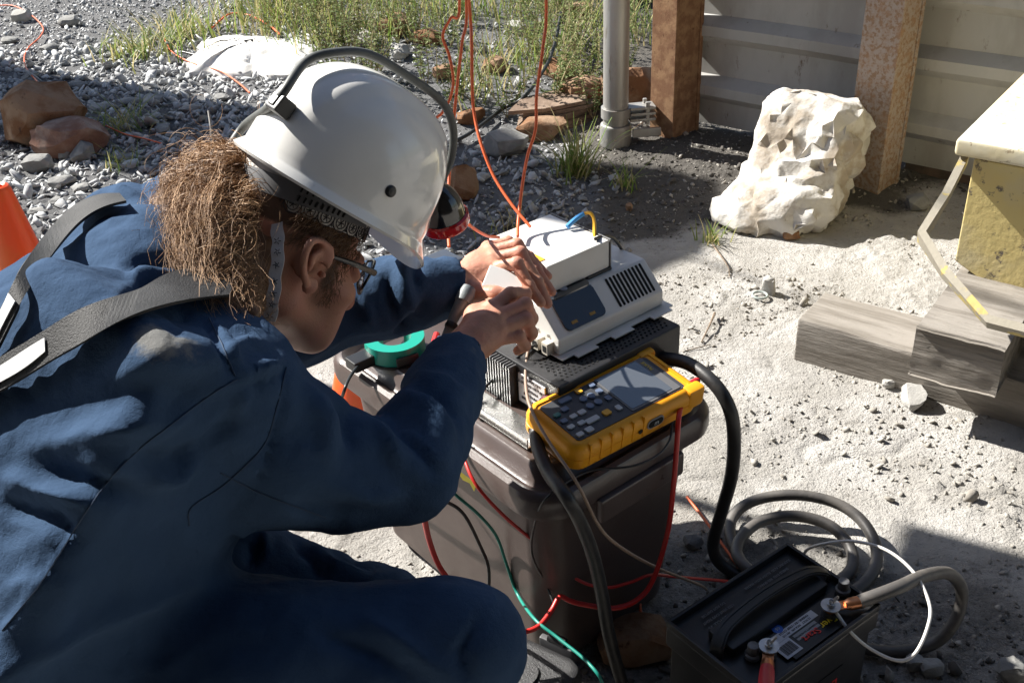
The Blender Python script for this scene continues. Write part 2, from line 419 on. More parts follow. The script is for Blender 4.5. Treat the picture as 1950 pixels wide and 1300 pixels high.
# ---------------------------------------------------------------- single rocks
M_rust_rock = mat('iron_stained_rock', (.20, .10, .05), .9, col2=(.30, .20, .13), nscale=9, col3=(.09, .05, .035), n3scale=22, bump=.8, bscale=60, bdist=.006, spec=.2)
M_grey_rock = mat('grey_rock', (.2, .2, .195), .9, col2=(.3, .295, .28), nscale=14, bump=.7, bscale=80, bdist=.004, spec=.2)
M_pale_rock = mat('pale_rock', (.36, .35, .33), .9, col2=(.46, .45, .42), nscale=14, bump=.7, bscale=80, bdist=.004, spec=.2)
def rock(name, c, r, label, m, seed, group=None, rot=0, cat='rock', lift=.75):
    b = new(); rr = np.random.default_rng(seed); npt = 26
    for q in rr.normal(size=(npt, 3)):
        q = q/np.linalg.norm(q); b.verts.new(np.sign(q)*np.abs(q)**.75)
    res = bmesh.ops.convex_hull(b, input=b.verts); bmesh.ops.delete(b, geom=[e for e in res['geom_interior'] if isinstance(e, bmesh.types.BMVert)], context='VERTS')
    bmesh.ops.triangulate(b, faces=b.faces); bmesh.ops.subdivide_edges(b, edges=b.edges, cuts=2, use_grid_fill=True)
    P = np.array([v.co for v in b.verts]); n = fbm(P*2.2+seed, 4, seed)
    ca, sa = math.cos(rot), math.sin(rot)
    for v, k in zip(b.verts, n):
        q = v.co*(1+.16*k); q = Vector((q.x*r[0], q.y*r[1], q.z*r[2])); v.co = Vector((q.x*ca-q.y*sa+c[0], q.x*sa+q.y*ca+c[1], q.z+c[2]+r[2]*lift))
    return tag(obj(name, b, m, smooth=28), label, cat, group)
def G(x, y): p = W(x, y, 0.); return Vector((p.x, p.y, gz1(p.x, p.y)))
rock('rock', G(95, 262), (.15, .13, .125), 'large rust brown boulder standing behind the pinkish rock on the gravel', M_rust_rock, 3, rot=.4)
rock('rock', G(142, 288), (.155, .1, .075), 'pinkish brown rock lying in front of the tall rust boulder', mat('pink_rock', (.2, .11, .08), .9, col2=(.32, .24, .2), nscale=8, bump=.8, bscale=60, bdist=.006, spec=.2), 8, rot=-.3)
rock('rock', G(158, 305), (.045, .04, .04), 'fist sized grey stone at the foot of the pinkish rock', M_grey_rock, 12)
rock('rock', G(128, 300), (.032, .03, .03), 'small round grey stone half under the pinkish rock', M_grey_rock, 13)
rock('rock', G(75, 322), (.055, .04, .035), 'flat grey stone between the boulders and the traffic cone', M_grey_rock, 15)
rock('rock', G(42, 40), (.06, .05, .035), 'rounded pale stone on far gravel beside the thin orange wire', M_pale_rock, 17)
rock('rock', G(135, 50), (.06, .045, .03), 'dark angular stone on the far gravel right of the rounded pale stone', M_grey_rock, 18)
rock('rock', G(962, 290), (.085, .06, .05), 'grey brown rock beside the hanging orange wires behind the hard hat', M_grey_rock, 21, rot=.6)
rock('rock', G(1035, 262), (.1, .06, .045), 'brown rock under the tuft of grass beside the standpipe', M_rust_rock, 22)
rock('rock', G(884, 372), (.05, .05, .06), 'upright brown stone just beyond the cap lamp', M_rust_rock, 23)
rock('rock', G(1195, 215), (.11, .08, .09), 'brown rock between the standpipe and the first rusty post', M_rust_rock, 24)
rock('rock', G(1200, 30), (.16, .1, .1), 'brown rock in the weeds behind the standpipe', M_rust_rock, 25)
rock('rock', G(1110, 215), (.12, .09, .07), 'rust coloured rock left of the foot of the standpipe', M_rust_rock, 26, rot=1)
rock('rock', G(1738, 772), (.026, .034, .028), 'pale lump of stone against the front of the long timber', M_pale_rock, 31)
rock('rock', G(1690, 742), (.016, .014, .013), 'small pale stone at the front edge of the long timber', M_pale_rock, 32)
rock('rock', G(1462, 566), (.02, .016, .034), 'small upright triangular stone beside the plastic ring', M_pale_rock, 33, lift=.6)
rock('rock', G(1925, 1285), (.024, .022, .02), 'grey stone in the bottom right corner of the photo', M_grey_rock, 34)
rock('rock', G(1772, 1275), (.022, .016, .014), 'smooth grey stone in shade behind the battery, right of its neighbour', M_grey_rock, 35)
rock('rock', G(1742, 1268), (.017, .016, .014), 'small grey stone in shade touching the black cable behind the battery', M_grey_rock, 36)
rock('rock', G(1212, 1240), (.07, .05, .035), 'brown stone in deep shade between storage bin and battery', M_rust_rock, 37)
rock('rock', G(1320, 1040), (.02, .016, .014), 'grey stone in shade at the foot of the storage bin', M_grey_rock, 38)
rock('rock', G(1505, 452), (.03, .022, .016), 'rusty brown stone at the front hem of the cement sack', M_rust_rock, 39)
rock('rock', G(1745, 400), (.035, .03, .03), 'grey stone on the soil right of the second rusty post', M_grey_rock, 40)
rock('rock', G(1415, 402), (.03, .022, .02), 'brown stone at the left hem of the cement sack', M_rust_rock, 43)
rock('rock', G(1198, 400), (.012, .01, .014), 'tiny brown stone in front of the small grass tuft', M_rust_rock, 44)
for k, (x, y, q) in enumerate([(250, 200, .05), (310, 250, .045), (365, 215, .05), (420, 190, .04), (330, 320, .05), (235, 305, .045), (120, 350, .05), (190, 210, .05), (60, 150, .05), (20, 85, .05), (95, 100, .055), (150, 165, .05), (300, 195, .045), (70, 405, .035), (105, 385, .03), (155, 360, .035), (1110, 385, .02), (955, 330, .025), (1010, 345, .022), (1060, 400, .018), (940, 420, .025)]):
    rock('slate_chip', G(x, y), (q, q*.7, q*.32), 'flat grey slate chip larger than the gravel round it', M_grey_rock, 60+k, 'larger slate chips on the gravel', rot=k*1.7, cat='stone')
M_slate = mat('brown_slate', (.17, .12, .09), .9, col2=(.27, .2, .15), nscale=12, bump=.8, bscale=70, bdist=.004, spec=.2)
t = thing('slate_stack', 'stack of thin brown slate slabs on the ground left of the standpipe', 'slate', G(1060, 235))
for k in range(6):
    c = G(1058+6*math.sin(k*2.1), 236); b = new(); pr = [(x*.17*random.uniform(.85, 1.1), y*.085*random.uniform(.8, 1.1)) for x, y in ((-1, -.6), (-.3, -1), (.7, -.9), (1, .1), (.5, 1), (-.6, .8))]
    prism(b, pr, .016*k, .016*k+.014, frame(c, (1, .35+.15*math.sin(k), .05))); obj('slab', b, M_slate, t, 20)

# ================================================================ STEEL POSTS, SHEET WALL, STANDPIPE
WDIR = Vector((.783, -.622, 0)).normalized(); WNRM = Vector((-.622, -.783, 0)).normalized()
M_rust = mat('rusted_steel', (.20, .105, .058), .88, col2=(.30, .18, .10), nscale=26, col3=(.09, .035, .018), n3scale=70, n3lo=.58, n3hi=.7, bump=.5, bscale=170, bdist=.002, spec=.3)
M_rust2 = mat('pale_rusted_steel', (.38, .32, .28), .85, col2=(.29, .19, .125), nscale=85, nlo=.46, nhi=.6, col3=(.33, .2, .12), n3scale=40, n3lo=.45, n3hi=.7, bump=.7, bscale=140, bdist=.004, spec=.3)
def post(base, wd, dp, m, label, yaw=0., h=2.6):
    x = WDIR.copy(); x.rotate(Quaternion((0, 0, 1), yaw)); M = frame((base.x, base.y, base.z-.15), x)
    t = thing('steel_post', label, 'post', base, 'rusty steel posts holding the sheet wall')
    b = new(); bx(b, M, (-wd/2, -.009, 0), (wd/2, .009, h), .003); obj('front_flange', b, m, t)
    b = new(); bx(b, M, (-.006, .011, 0), (.006, dp-.011, h)); obj('web', b, m, t)
    b = new(); bx(b, M, (-wd/2, dp-.009, 0), (wd/2, dp+.009, h), .003); obj('back_flange', b, m, t)
    b = new(); bx(b, M, (wd/2-.012, .011, 0), (wd/2-.003, dp-.011, h)); obj('side_plate', b, m, t)
    return t
P1, P2 = G(1261, 279), G(1640, 366)
post(P1, .104, .13, M_rust, 'orange rusted steel post between the standpipe and the sheet wall', -.16)
post(P2, .125, .10, M_rust2, 'pale speckled steel post standing beside the cement sack', -.2)
P3 = P2+WDIR*1.0
post(Vector((P3.x, P3.y, 0)), .125, .10, M_rust2, 'rusty steel post mostly hidden behind the yellow skip', -.2)
M_sheet = mat('weathered_sheet_steel', (.43, .43, .42), .75, metal=.1, col2=(.35, .345, .33), nscale=6, stretch=(1, 1, .35), col3=(.15, .11, .075), n3scale=30, n3lo=.6, n3hi=.75, bump=.25, bscale=120, bdist=.002, spec=.4)
wall = thing('sheet_wall', 'ribbed grey steel sheet wall fixed behind the rusty posts', 'wall', (P1.x, P1.y, 0))
off = -WNRM*.16
def rib_profile(z0, n, pitch=.205, d=.042):
    out = [(0, z0)]
    for k in range(n):
        z = z0+k*pitch; out += [(0, z+.085), (-d, z+.117), (-d, z+.150), (0, z+.180), (0, z+pitch)]
    return out
for i, (s0, s1, z0, n) in enumerate(((-.02, .80, .05, 4), (.72, 2.6, .05, 4), (-.02, .80, .876, 7), (.72, 2.6, .876, 7))):
    b = new(); A = P1+off+WDIR*s0+WNRM*(.011*(i % 2)+.006*(i//2)); L = s1-s0; A.z = 0; cols = []
    nseg = max(2, int(L/.04))
    pr = rib_profile(z0, n); inner = [(q+.006, z) for q, z in pr]
    for k in range(nseg+1):
        u = L*k/nseg; ring = []
        for (q, z) in pr+inner[::-1]:
            wv = .006*math.sin(u*3+z*5+i)+.004*math.sin(u*9.1+z*11)
            pt = A+WDIR*u-WNRM*(q+wv); ring.append(b.verts.new((pt.x, pt.y, z)))
        cols.append(ring)
    n2 = len(cols[0])
    for a, c in zip(cols, cols[1:]):
        for j in range(n2): b.faces.new((a[j], c[j], c[(j+1) % n2], a[(j+1) % n2]))
    b.faces.new(cols[0]); b.faces.new(cols[-1][::-1])
    obj('panel', b, M_sheet, wall, 30)
# bottom board behind post 2 and soil gap
b = new(); A = P1+off*1.15; M = frame((A.x, A.y, 0), WDIR); bx(b, M, (.8, -.02, -.06), (2.5, .03, .10), .006)
obj('bottom_board', b, mat('damp_board', (.07, .055, .045), .9, col2=(.13, .09, .07), nscale=12, bump=.6, bscale=50), wall)
M_galv = mat('galvanised_pipe', (.42, .415, .40), .5, metal=.55, col2=(.33, .31, .285), nscale=9, stretch=(1, 1, .2), col3=(.25, .22, .18), n3scale=26, n3lo=.58, n3hi=.72, bump=.2, bscale=120, spec=.5)
pb = G(1172, 287); pipe = thing('standpipe', 'grey galvanised standpipe rising beside the first rusty post', 'pipe', pb)
pm = Matrix.Translation((pb.x, pb.y, pb.z-.1))
b = new(); lathe(b, [(.0435, 0), (.0435, 2.4), (.038, 2.4), (.038, 2.3)], pm, 28); obj('tube', b, M_galv, pipe)
b = new(); lathe(b, [(.045, .1), (.052, .1), (.055, .11), (.055, .165), (.052, .175), (.0445, .178)], pm, 28, caps=False); obj('coupling', b, M_galv, pipe)
b = new(); lathe(b, [(.0445, .2), (.051, .2), (.051, .235), (.0445, .235)], pm, 28, caps=False); obj('pipe_clamp', b, M_galv, pipe)
to = (P1-pb); to.z = 0; to.normalize(); fm = frame((pb.x, pb.y, pb.z-.1), to)
b = new()
for z in (.185, .205, .225): bx(b, fm, (.045, -.03, z), (.135, .03, z+.01), .002)
for y in (-.02, .02): bx(b, fm, (.10, y-.007, .17), (.114, y+.007, .25), .003)
obj('clamp_lug', b, M_galv, pipe)
b = new(); bx(b, fm, (.05, -.05, .135), (.15, -.038, .165), .003); obj('lever', b, M_galv, pipe)

# ================================================================ CEMENT SACK AND FLAT SACK
M_sack = mat('cement_stiff_paper', (.56, .54, .505), .9, col2=(.36, .31, .25), nscale=9, nlo=.45, nhi=.62, col3=(.25, .19, .13), n3scale=24, n3lo=.60, n3hi=.72, bump=.6, bscale=70, bdist=.005, spec=.25)
def crumple(V, N, a, sc, seed):
    r1 = fbm(V*sc+seed, 3, seed); r2 = fbm(V*sc*2.3+seed, 3, seed+9)
    return V+N*(a*(.5-np.abs(r1)*1.6)+a*.55*(.4-np.abs(r2)*1.5))[:, None]
sb = G(1458, 442); sx = WDIR; sback = Vector((WDIR.y*-1, WDIR.x, 0))   # away from the camera
sd = SDF((sb.x-.5, sb.y-.4, -.06), (sb.x+.55, sb.y+.85, .62), .034)
axs = lambda t: (tuple(sx), tuple((sback*math.cos(t)+Vector((0, 0, math.sin(t))))), tuple((-sback*math.sin(t)+Vector((0, 0, math.cos(t))))))
c0 = sb+sback*.24
sd.box(c0+Vector((0, 0, .17)), axs(-.5), (.152, .10, .170), .05, .03)
sd.box(c0+sback*.05+sx*.005+Vector((0, 0, .215)), axs(-.45), (.135, .07, .085), .03, .05)
sd.ell(c0-sback*.14+Vector((0, 0, .06)), axs(0), (.170, .12, .085), .05)
sd.ell(c0-sback*.20-sx*.06+Vector((0, 0, .03)), axs(0), (.15, .1, .055), .04)
sd.box(c0+sback*.10+sx*.0+Vector((0, 0, .27)), axs(-.3), (.115, .025, .05), .015, .02)
V, Fc = sd.mesh(1); N = vnormals(V, Fc)
def folds(V, N, amp, f, seed, k=6):
    q = np.random.default_rng(seed); h = 0
    for _ in range(k):
        d = q.normal(size=3); d /= np.linalg.norm(d); ph = (V@d)*f*q.uniform(.6, 1.5)+q.uniform(0, 9)+1.1*fbm(V*f*.35+_*3, 2, seed+_)
        h = h+np.abs((ph % 2)-1)-.5
    return V+N*(amp*h/k**.5)[:, None]
q_ = np.random.default_rng(5); V = V+(N*q_.normal(0, .0075, len(V))[:, None]+q_.normal(0, .005, V.shape))*(.45+.55*sst(fbm(V*5, 2, 44), -.15, .35))[:, None]
b = new(); vs_ = [b.verts.new(v) for v in V]
for k_, f_ in enumerate(Fc):
    a_ = [vs_[i] for i in f_]
    for t_ in (((0, 1, 2), (0, 2, 3)) if q_.random() < .5 else ((0, 1, 3), (1, 2, 3))): b.faces.new([a_[i] for i in t_])
bmesh.ops.subdivide_edges(b, edges=b.edges, cuts=2, use_grid_fill=True, smooth=.45)
P = np.array([v.co for v in b.verts]); b.normal_update(); n_ = fbm(P*26, 3, 4)*.006+fbm(P*90, 2, 7)*.0022
for v, k_ in zip(b.verts, n_):
    v.co += v.normal*float(k_); hem = max(0, .05-(v.co.z-sb.z))
    if hem > 0: v.co += Vector((v.normal.x, v.normal.y, 0))*(hem*.35*math.sin(v.co.x*60+v.co.y*45))
tag(obj('cement_sack', b, M_sack, smooth=50), 'torn white sack of set cement slumped against the sheet wall', 'sack')
# the flattened white sack on the gravel
fs = W(478, 104, .03); u, v = np.meshgrid(np.linspace(-1, 1, 90), np.linspace(-1, 1, 50), indexing='ij'); u, v = u.ravel(), v.ravel()
an = np.arctan2(v, u); rad = np.maximum(np.abs(u), np.abs(v)); 
x = fs.x+u*.30*(1-.12*np.abs(v))+.02*np.sin(an*7); y = fs.y+v*.26*(1+.1*u)-.05*u+.02*np.sin(an*9+1)
z = gz(x, y)+.012+.085*(1-rad**2.2)*(.7+.5*fbm2(x, y, 4, 3, 71))+.02*(.5-np.abs(fbm2(x, y, 9, 3, 72)))
i2 = np.arange(4500).reshape(90, 50); F2 = np.stack([i2[:-1, :-1].ravel(), i2[1:, :-1].ravel(), i2[1:, 1:].ravel(), i2[:-1, 1:].ravel()], 1)
edge = np.concatenate([i2[:, 0], i2[-1, 1:], i2[-2::-1, -1], i2[0, -2:0:-1]]); Vt = np.stack([x, y, z], 1); low = Vt[edge].copy(); low[:, 2] -= .05
n0 = len(Vt); F3 = np.stack([edge, np.arange(len(edge))+n0, (np.arange(len(edge))+1) % len(edge)+n0, np.roll(edge, -1)], 1)
tag(obj('flat_sack', mesh_np('flat_sack', np.concatenate([Vt, low]), np.concatenate([F2, F3])), mat('white_woven_sack', (.74, .73, .71), .8, col2=(.66, .64, .6), nscale=14, bump=.3, bscale=90, spec=.3), smooth=60), 'flattened white sack lying on the gravel at the edge of the weeds', 'sack')

# ================================================================ TIMBERS
M_tim = mat('weathered_timber', (.30, .275, .245), .9, col2=(.20, .18, .155), nscale=26, grain=(-.66, 9), col3=(.16, .14, .12), n3scale=60, n3lo=.58, n3hi=.7, bump=1., bscale=110, bdist=.006, spec=.15)
TD = Vector((.79, -.613, 0)).normalized(); TB = Vector((-TD.y, TD.x, 0))
def timber(o, x, L, wd, h, label, name='timber_beam', seed=0, z0=0., crack=None):
    b = new(); M = frame((o.x, o.y, z0), x); r = bx(b, M, (0, 0, 0), (L, wd, h), .006, 2)
    bmesh.ops.subdivide_edges(b, edges=[e for e in b.edges if e.calc_length() > .03], cuts=14, use_grid_fill=True)
    P = np.array([v.co for v in b.verts]); n = fbm(P*7+seed, 3, seed); n2 = fbm(P*40+seed, 2, seed+5)
    for v, k, q in zip(b.verts, n, n2): v.co += Vector((k*.4, k*.3, k))*.006+Vector((q, q, q))*.0016
    if crack:
        Mi = M.inverted()
        for v in b.verts:
            l = Mi @ v.co; d = abs(l.y-crack[0]-crack[1]*math.sin(l.x*9))
            if l.z > h-.01 and d < .004: v.co.z -= .02
    return tag(obj(name, b, M_tim, smooth=40), label, 'timber')
T1 = W(1510, 686, 0.); timber(Vector((T1.x, T1.y, 0)), TD, 1.5, .16, .118, 'long weathered timber lying on the mud under the yellow skip', seed=2, z0=-.004)
T2 = W(1735, 712, .118); bdir = Vector((.60, .80, 0)).normalized()
timber(T2, -Vector((-bdir.x, -bdir.y, 0)), .75, -.165, .112, 'short weathered timber block with a split top laid across the long timber', 'timber_block', 5, .118)
M_crk = mat('split_wood_dark', (.03, .026, .022), .95)
timber(T1+TD*.42+TB*.33, TD, 1.2, .14, .118, 'second timber in shade behind the long timber under the skip', seed=9, z0=-.004)

# ================================================================ YELLOW SKIP
M_yel = mat('chipped_yellow_paint', (.66, .54, .23), .65, col2=(.6, .52, .3), nscale=5, col3=(.16, .135, .11), n3scale=21, n3lo=.57, n3hi=.64, bump=.4, bscale=60, bdist=.003, spec=.4)
M_yel2 = mat('dusty_sunlit_yellow', (.72, .63, .40), .75, col2=(.7, .66, .52), nscale=6, col3=(.3, .22, .13), n3scale=40, n3lo=.58, n3hi=.66, bump=.3, bscale=60, spec=.3)  # dusty lid colour, whitened further for the strong sun on top
SKC = W(1815, 512, .235); sk = thing('yellow_skip', 'chipped yellow steel skip with a dusty lid standing on the timbers', 'skip', SKC)
SM = frame((SKC.x, SKC.y, 0), TD)
Z0, Z1 = .235, .50
b = new(); prism(b, [(0, Z0+.02), (.06, Z0-.01), (.30, Z0-.03), (1.1, Z0-.03), (1.1, Z1), (0.0, Z1)], .0, .9, SM @ Matrix(((1, 0, 0, 0), (0, 0, 1, 0), (0, 1, 0, 0), (0, 0, 0, 1))), .004)
obj('body', b, M_yel, sk)
b = new(); bx(b, SM, (-.035, -.035, Z1+.012), (1.15, .95, Z1+.05), .008); obj('lid', b, M_yel2, sk)
b = new(); bx(b, SM, (-.004, .004, Z1-.0), (1.1, .9, Z1+.012)); obj('lid_seal', b, mat('seal_black', (.03, .028, .025), .8), sk)
b = new()
pts = [WD(1838, 300, 2.33), WD(1800, 375, 2.27), WD(1755, 450, 2.2), WD(1800, 520, 2.13), WD(1882, 612, 2.06)]
pts.append(pts[-1]+TD*.6)
def flatbar(b, P, wd, th, up):
    ra = []
    for i, p in enumerate(P):
        d = (P[min(i+1, len(P)-1)]-P[max(i-1, 0)]).normalized(); s = d.cross(up).normalized(); n = s.cross(d).normalized()
        ra.append([b.verts.new(p+s*x*wd/2+n*z*th/2) for x, z in ((-1, -1), (1, -1), (1, 1), (-1, 1))])
    for a, c in zip(ra, ra[1:]):
        for j in range(4): b.faces.new((a[j], a[(j+1) % 4], c[(j+1) % 4], c[j]))
    b.faces.new(ra[0][::-1]); b.faces.new(ra[-1])
flatbar(b, pts, .016, .030, Vector((-.3, -.6, .74)))
obj('lift_bar', b, mat('worn_steel_bar', (.34, .31, .25), .7, metal=.3, col2=(.5, .4, .15), nscale=16, nlo=.55, nhi=.6, bump=.5, bscale=90), sk, 25)

# ring and twigs
b = new(); rc = G(1446, 574); tube(b, [rc+Vector((.019*math.cos(a), .019*math.sin(a), .008)) for a in np.linspace(0, 6.283, 25)], .0032, 6, 0)
tag(obj('plastic_ring', b, mat('grey_plastic', (.32, .36, .34), .5)), 'small grey plastic ring on the mud beside the triangular stone', 'ring')
M_twig = mat('dry_twig', (.16, .12, .085), .9, col2=(.26, .2, .15), nscale=60)
def twig(P, r, label): 
    b = new(); tube(b, [G(x, y)+Vector((0, 0, z)) for x, y, z in P], r, 6, 4); tag(obj('twig', b, M_twig), label, 'twig')
twig([(1360, 612, .012), (1352, 632, .02), (1335, 660, .006)], [.0035, .0015], 'dark dry twig on the pale mud left of the long timber')
twig([(1300, 677, .004), (1352, 662, .004)], [.002, .001], 'thin straw lying below the dark twig')
twig([(1355, 470, .01), (1385, 515, .01), (1388, 535, .004)], [.0025, .001], 'curved twig rooted at the pale grass tuft')
twig([(1300, 205, .01), (1170, 300, .03)], [.003, .002], 'thin stick leaning by the foot of the standpipe')

# ================================================================ PLANTS
M_grass = mat('grass_blades', (.16, .26, .05), .55, col2=(.30, .33, .09), nscale=9, spec=.35)
attr_mix(M_grass, 'tone', (.5, .42, .22), .45, 1.0)
M_weed = mat('weed_leaves', (.14, .19, .06), .6, col2=(.24, .26, .1), nscale=12, spec=.3)
M_stem = mat('weed_stems', (.3, .25, .13), .8, col2=(.42, .34, .2), nscale=20)
for m in (M_grass, M_weed):
    t_ = m.node_tree; b_ = t_.nodes['Principled BSDF']; tr = t_.nodes.new('ShaderNodeBsdfTranslucent'); ms = t_.nodes.new('ShaderNodeMixShader'); ms.inputs[0].default_value = .42
    if b_.inputs['Base Color'].is_linked: t_.links.new(b_.inputs['Base Color'].links[0].from_socket, tr.inputs[0])
    t_.links.new(b_.outputs[0], ms.inputs[1]); t_.links.new(tr.outputs[0], ms.inputs[2]); t_.links.new(ms.outputs[0], t_.nodes['Material Output'].inputs[0])
def blades(roots, L, lean, wd, seed, droop=.6):
    r = np.random.default_rng(seed); n = len(roots); a = r.uniform(0, 6.283, n); T = np.linspace(0, 1, 6)
    dx, dy = np.cos(a), np.sin(a); ln = np.abs(r.normal(lean, lean*.5, n)); L = L*r.uniform(.5, 1.15, n); dr = droop*r.uniform(.3, 1.3, n)
    V = []
    for t in T:
        out = L*(ln*t+dr*.5*t*t); up = L*(t*(1-.25*ln)-dr*.45*t**2.2); w_ = wd*(1-t**1.5)*.5+.0002
        c = np.stack([roots[:, 0]+dx*out, roots[:, 1]+dy*out, roots[:, 2]+up], 1); s = np.stack([-dy*w_, dx*w_, np.zeros(n)], 1)
        V += [c-s, c+s]
    V = np.stack(V, 1); base = (np.arange(n)*12)[:, None]
    q = np.concatenate([base+np.array([2*k, 2*k+1, 2*k+3, 2*k+2])[None] for k in range(5)])
    return V.reshape(-1, 3), q, np.repeat(r.uniform(0, 1, n), 12)
def tuft(x, y, n, L, label, spread=.03, lean=.35, wd=.006, seed=0, group=None, dry=0.):
    c = G(x, y); r = np.random.default_rng(seed); ro = np.stack([r.normal(0, spread, n)+c.x, r.normal(0, spread, n)+c.y, np.full(n, c.z)], 1)
    V, q, T = blades(ro, L, lean, wd, seed); return tag(obj('grass_tuft', mesh_np('grass_tuft', V, q, {'tone': np.clip(T+dry, 0, 1)}), M_grass, smooth=0), label, 'grass', group)
tuft(1098, 330, 110, .24, 'spiky green grass tuft in front of the standpipe', .035, .4, .006, 1)
tuft(1190, 365, 34, .13, 'small sparse grass tuft right of the spiky green one', .02, .45, .005, 2, dry=.15)
tuft(1355, 460, 46, .085, 'pale yellow green grass tuft alone on the mud', .016, .4, .004, 3, dry=.1)
tuft(243, 245, 60, .16, 'low grass tuft in shade right of the boulders', .05, .8, .005, 4)
tuft(245, 318, 40, .10, 'thin grass tuft on the dark gravel behind the worker', .04, .6, .004, 5)
tuft(955, 445, 18, .16, 'few thin grass blades beside the cap lamp wire', .03, .25, .003, 6, dry=.2)
tuft(1260, 250, 24, .10, 'grass sprigs against the foot of the first rusty post', .03, .4, .004, 7)
tuft(300, 98, 130, .2, 'low bright grass patch left of the flattened white sack', .12, .6, .007, 8, dry=.1)
tuft(360, 70, 120, .24, 'taller bright grass patch behind the flattened white sack', .1, .4, .007, 9, dry=.1)
tuft(250, 110, 60, .14, 'outermost small grass patch left on the sunlit gravel', .08, .6, .006, 10)
tuft(1390, 440, 12, .06, 'tiny dry sprig between the sack and the pale tuft', .01, .5, .003, 11, dry=.4)
k = 0
for x, y, n, L, sp in [(520, 60, 190, .5, .12), (570, 45, 190, .55, .12), (640, 60, 200, .52, .14), (700, 90, 160, .42, .12), (1080, 120, 190, .3, .12), (1120, 95, 150, .36, .1), (920, 190, 130, .4, .09), (1010, 130, 170, .36, .1), (780, 60, 180, .5, .13), (860, 40, 180, .5, .13), (960, 40, 180, .5, .12), (1060, 30, 180, .45, .12), (600, 100, 140, .34, .1), (1205, 100, 80, .3, .06), (1160, 60, 120, .45, .1), (700, 20, 180, .5, .15), (480, 30, 140, .5, .12), (560, 5, 150, .5, .14)]:
    tuft(x, y, int(n*.5), L*.78, 'grass clump growing among the weeds behind the hard hat', sp*1.15, .3, .006, 30+k, 'grass clumps among the weeds', dry=.06*(k % 4)); k += 1
def weed_mesh(seed, h):
    r = np.random.default_rng(seed); bs, bl = new(), new()
    for s in range(r.integers(3, 6)):
        a = r.uniform(0, 6.28); ln = r.uniform(.1, .5); P = [Vector((0, 0, 0))]
        for q in range(1, 6): P.append(P[-1]+Vector((math.cos(a)*ln*.2*h+r.normal(0, .012), math.sin(a)*ln*.2*h+r.normal(0, .012), h*.2*(1-.3*ln))))
        C = catmull(P, 4); tube(bs, C, [.0022, .0008], 4, 0)
        for i in range(3, len(C)):
            for _ in range(4):
                aa = r.uniform(0, 6.28); d = Vector((math.cos(aa), math.sin(aa), r.uniform(-.2, .8))).normalized(); L = r.uniform(.008, .028)*(1.25-i/len(C)*.6); sd_ = d.cross(Vector((0, 0, 1))).normalized()*L*.28
                p0 = C[i]; m = p0+d*L*.55; bl.faces.new([bl.verts.new(v) for v in (p0, m+sd_, p0+d*L-Vector((0, 0, L*.25)), m-sd_)])
    out = []
    for n, b_ in (('stems', bs), ('leaves', bl)):
        me = bpy.data.meshes.new(n); b_.to_mesh(me); b_.free(); out.append(me)
    out[0].materials.append(M_stem); out[1].materials.append(M_weed); return out
WM = [weed_mesh(400+i, .34+.05*i) for i in range(6)]
rr = np.random.default_rng(77)
spots = [(rr.uniform(620, 1135), rr.uniform(0, 235)) for _ in range(46)]+[(rr.uniform(500, 640), rr.uniform(0, 90)) for _ in range(12)]+[(1205, 60), (1215, 120), (1200, 160), (1140, 200), (1130, 240), (1225, 30)]
for k, (x, y) in enumerate(spots):
    if y > 200 and x < 850: y -= 120
    c = G(x, y); t = thing('weed_plant', 'wiry small leaved weed growing on the bank behind the hard hat', 'weed', c, 'weeds on the bank')
    t.rotation_euler.z = rr.uniform(0, 6.28); sc = rr.uniform(.65, 1.15); t.scale = (sc, sc, sc)
    for n, me, in zip(('stem', 'foliage'), WM[k % 6]):
        o = bpy.data.objects.new(n, me); COL.objects.link(o); o.parent = t

# ================================================================ OFF THE LEFT EDGE: unseen hut added to cast the band of shade on the gravel
M_shade_hut = mat('shade_hut_paint', (.25, .27, .25), .8, col2=(.2, .2, .18), nscale=5, bump=.3, bscale=40)
hc = Vector((-3.735, 5.516, 0)); hut = thing('shade_hut', 'tall narrow hut added off the left side to cast a band of shade', 'hut', hc)
HM = frame(hc, (.85, -.527, 0))
b = new(); bx(b, HM, (-.5, -.36, -.05), (.5, .36, 3.7), .01); obj('wall', b, M_shade_hut, hut)
b = new(); prism(b, [(-.54, -.39), (.54, -.39), (.54, .39), (-.54, .39)], 3.7, 3.82, HM, top=[(-.5, -.05), (.5, -.05), (.5, .05), (-.5, .05)]); obj('roof', b, M_shade_hut, hut)
b = new(); bx(b, HM, (-.2, -.385, .02), (.45, -.362, 2.1), .004); obj('door', b, mat('shade_hut_door', (.1, .16, .12), .7), hut)

# unseen dark shed added behind the camera station to block the sky on that side
M_sky_block = mat('sky_block_boards', (.03, .026, .023), .9, col2=(.045, .04, .035), nscale=2, bump=.4, bscale=20)
shd = thing('sky_block_shed', 'tall dark shed added behind the camera to block the sky', 'shed', (0, -2.2, 0))
b = new(); bx(b, Matrix.Identity(4), (-6.5, -6.2, -.05), (6.5, -1.9, 6.2)); obj('wall', b, M_sky_block, shd)
b = new(); prism(b, [(-7, -6.8), (7, -6.8), (7, -1.5), (-7, -1.5)], 6.2, 7.4, Matrix.Identity(4), top=[(-7, -4.2), (7, -4.2), (7, -4.0), (-7, -4.0)]); obj('roof', b, M_sky_block, shd)
b = new(); bx(b, Matrix.Identity(4), (.4, -1.9, .02), (3.2, -1.86, 3.4)); obj('door', b, mat('sky_block_door', (.06, .045, .035), .9, bump=.3, bscale=30), shd)

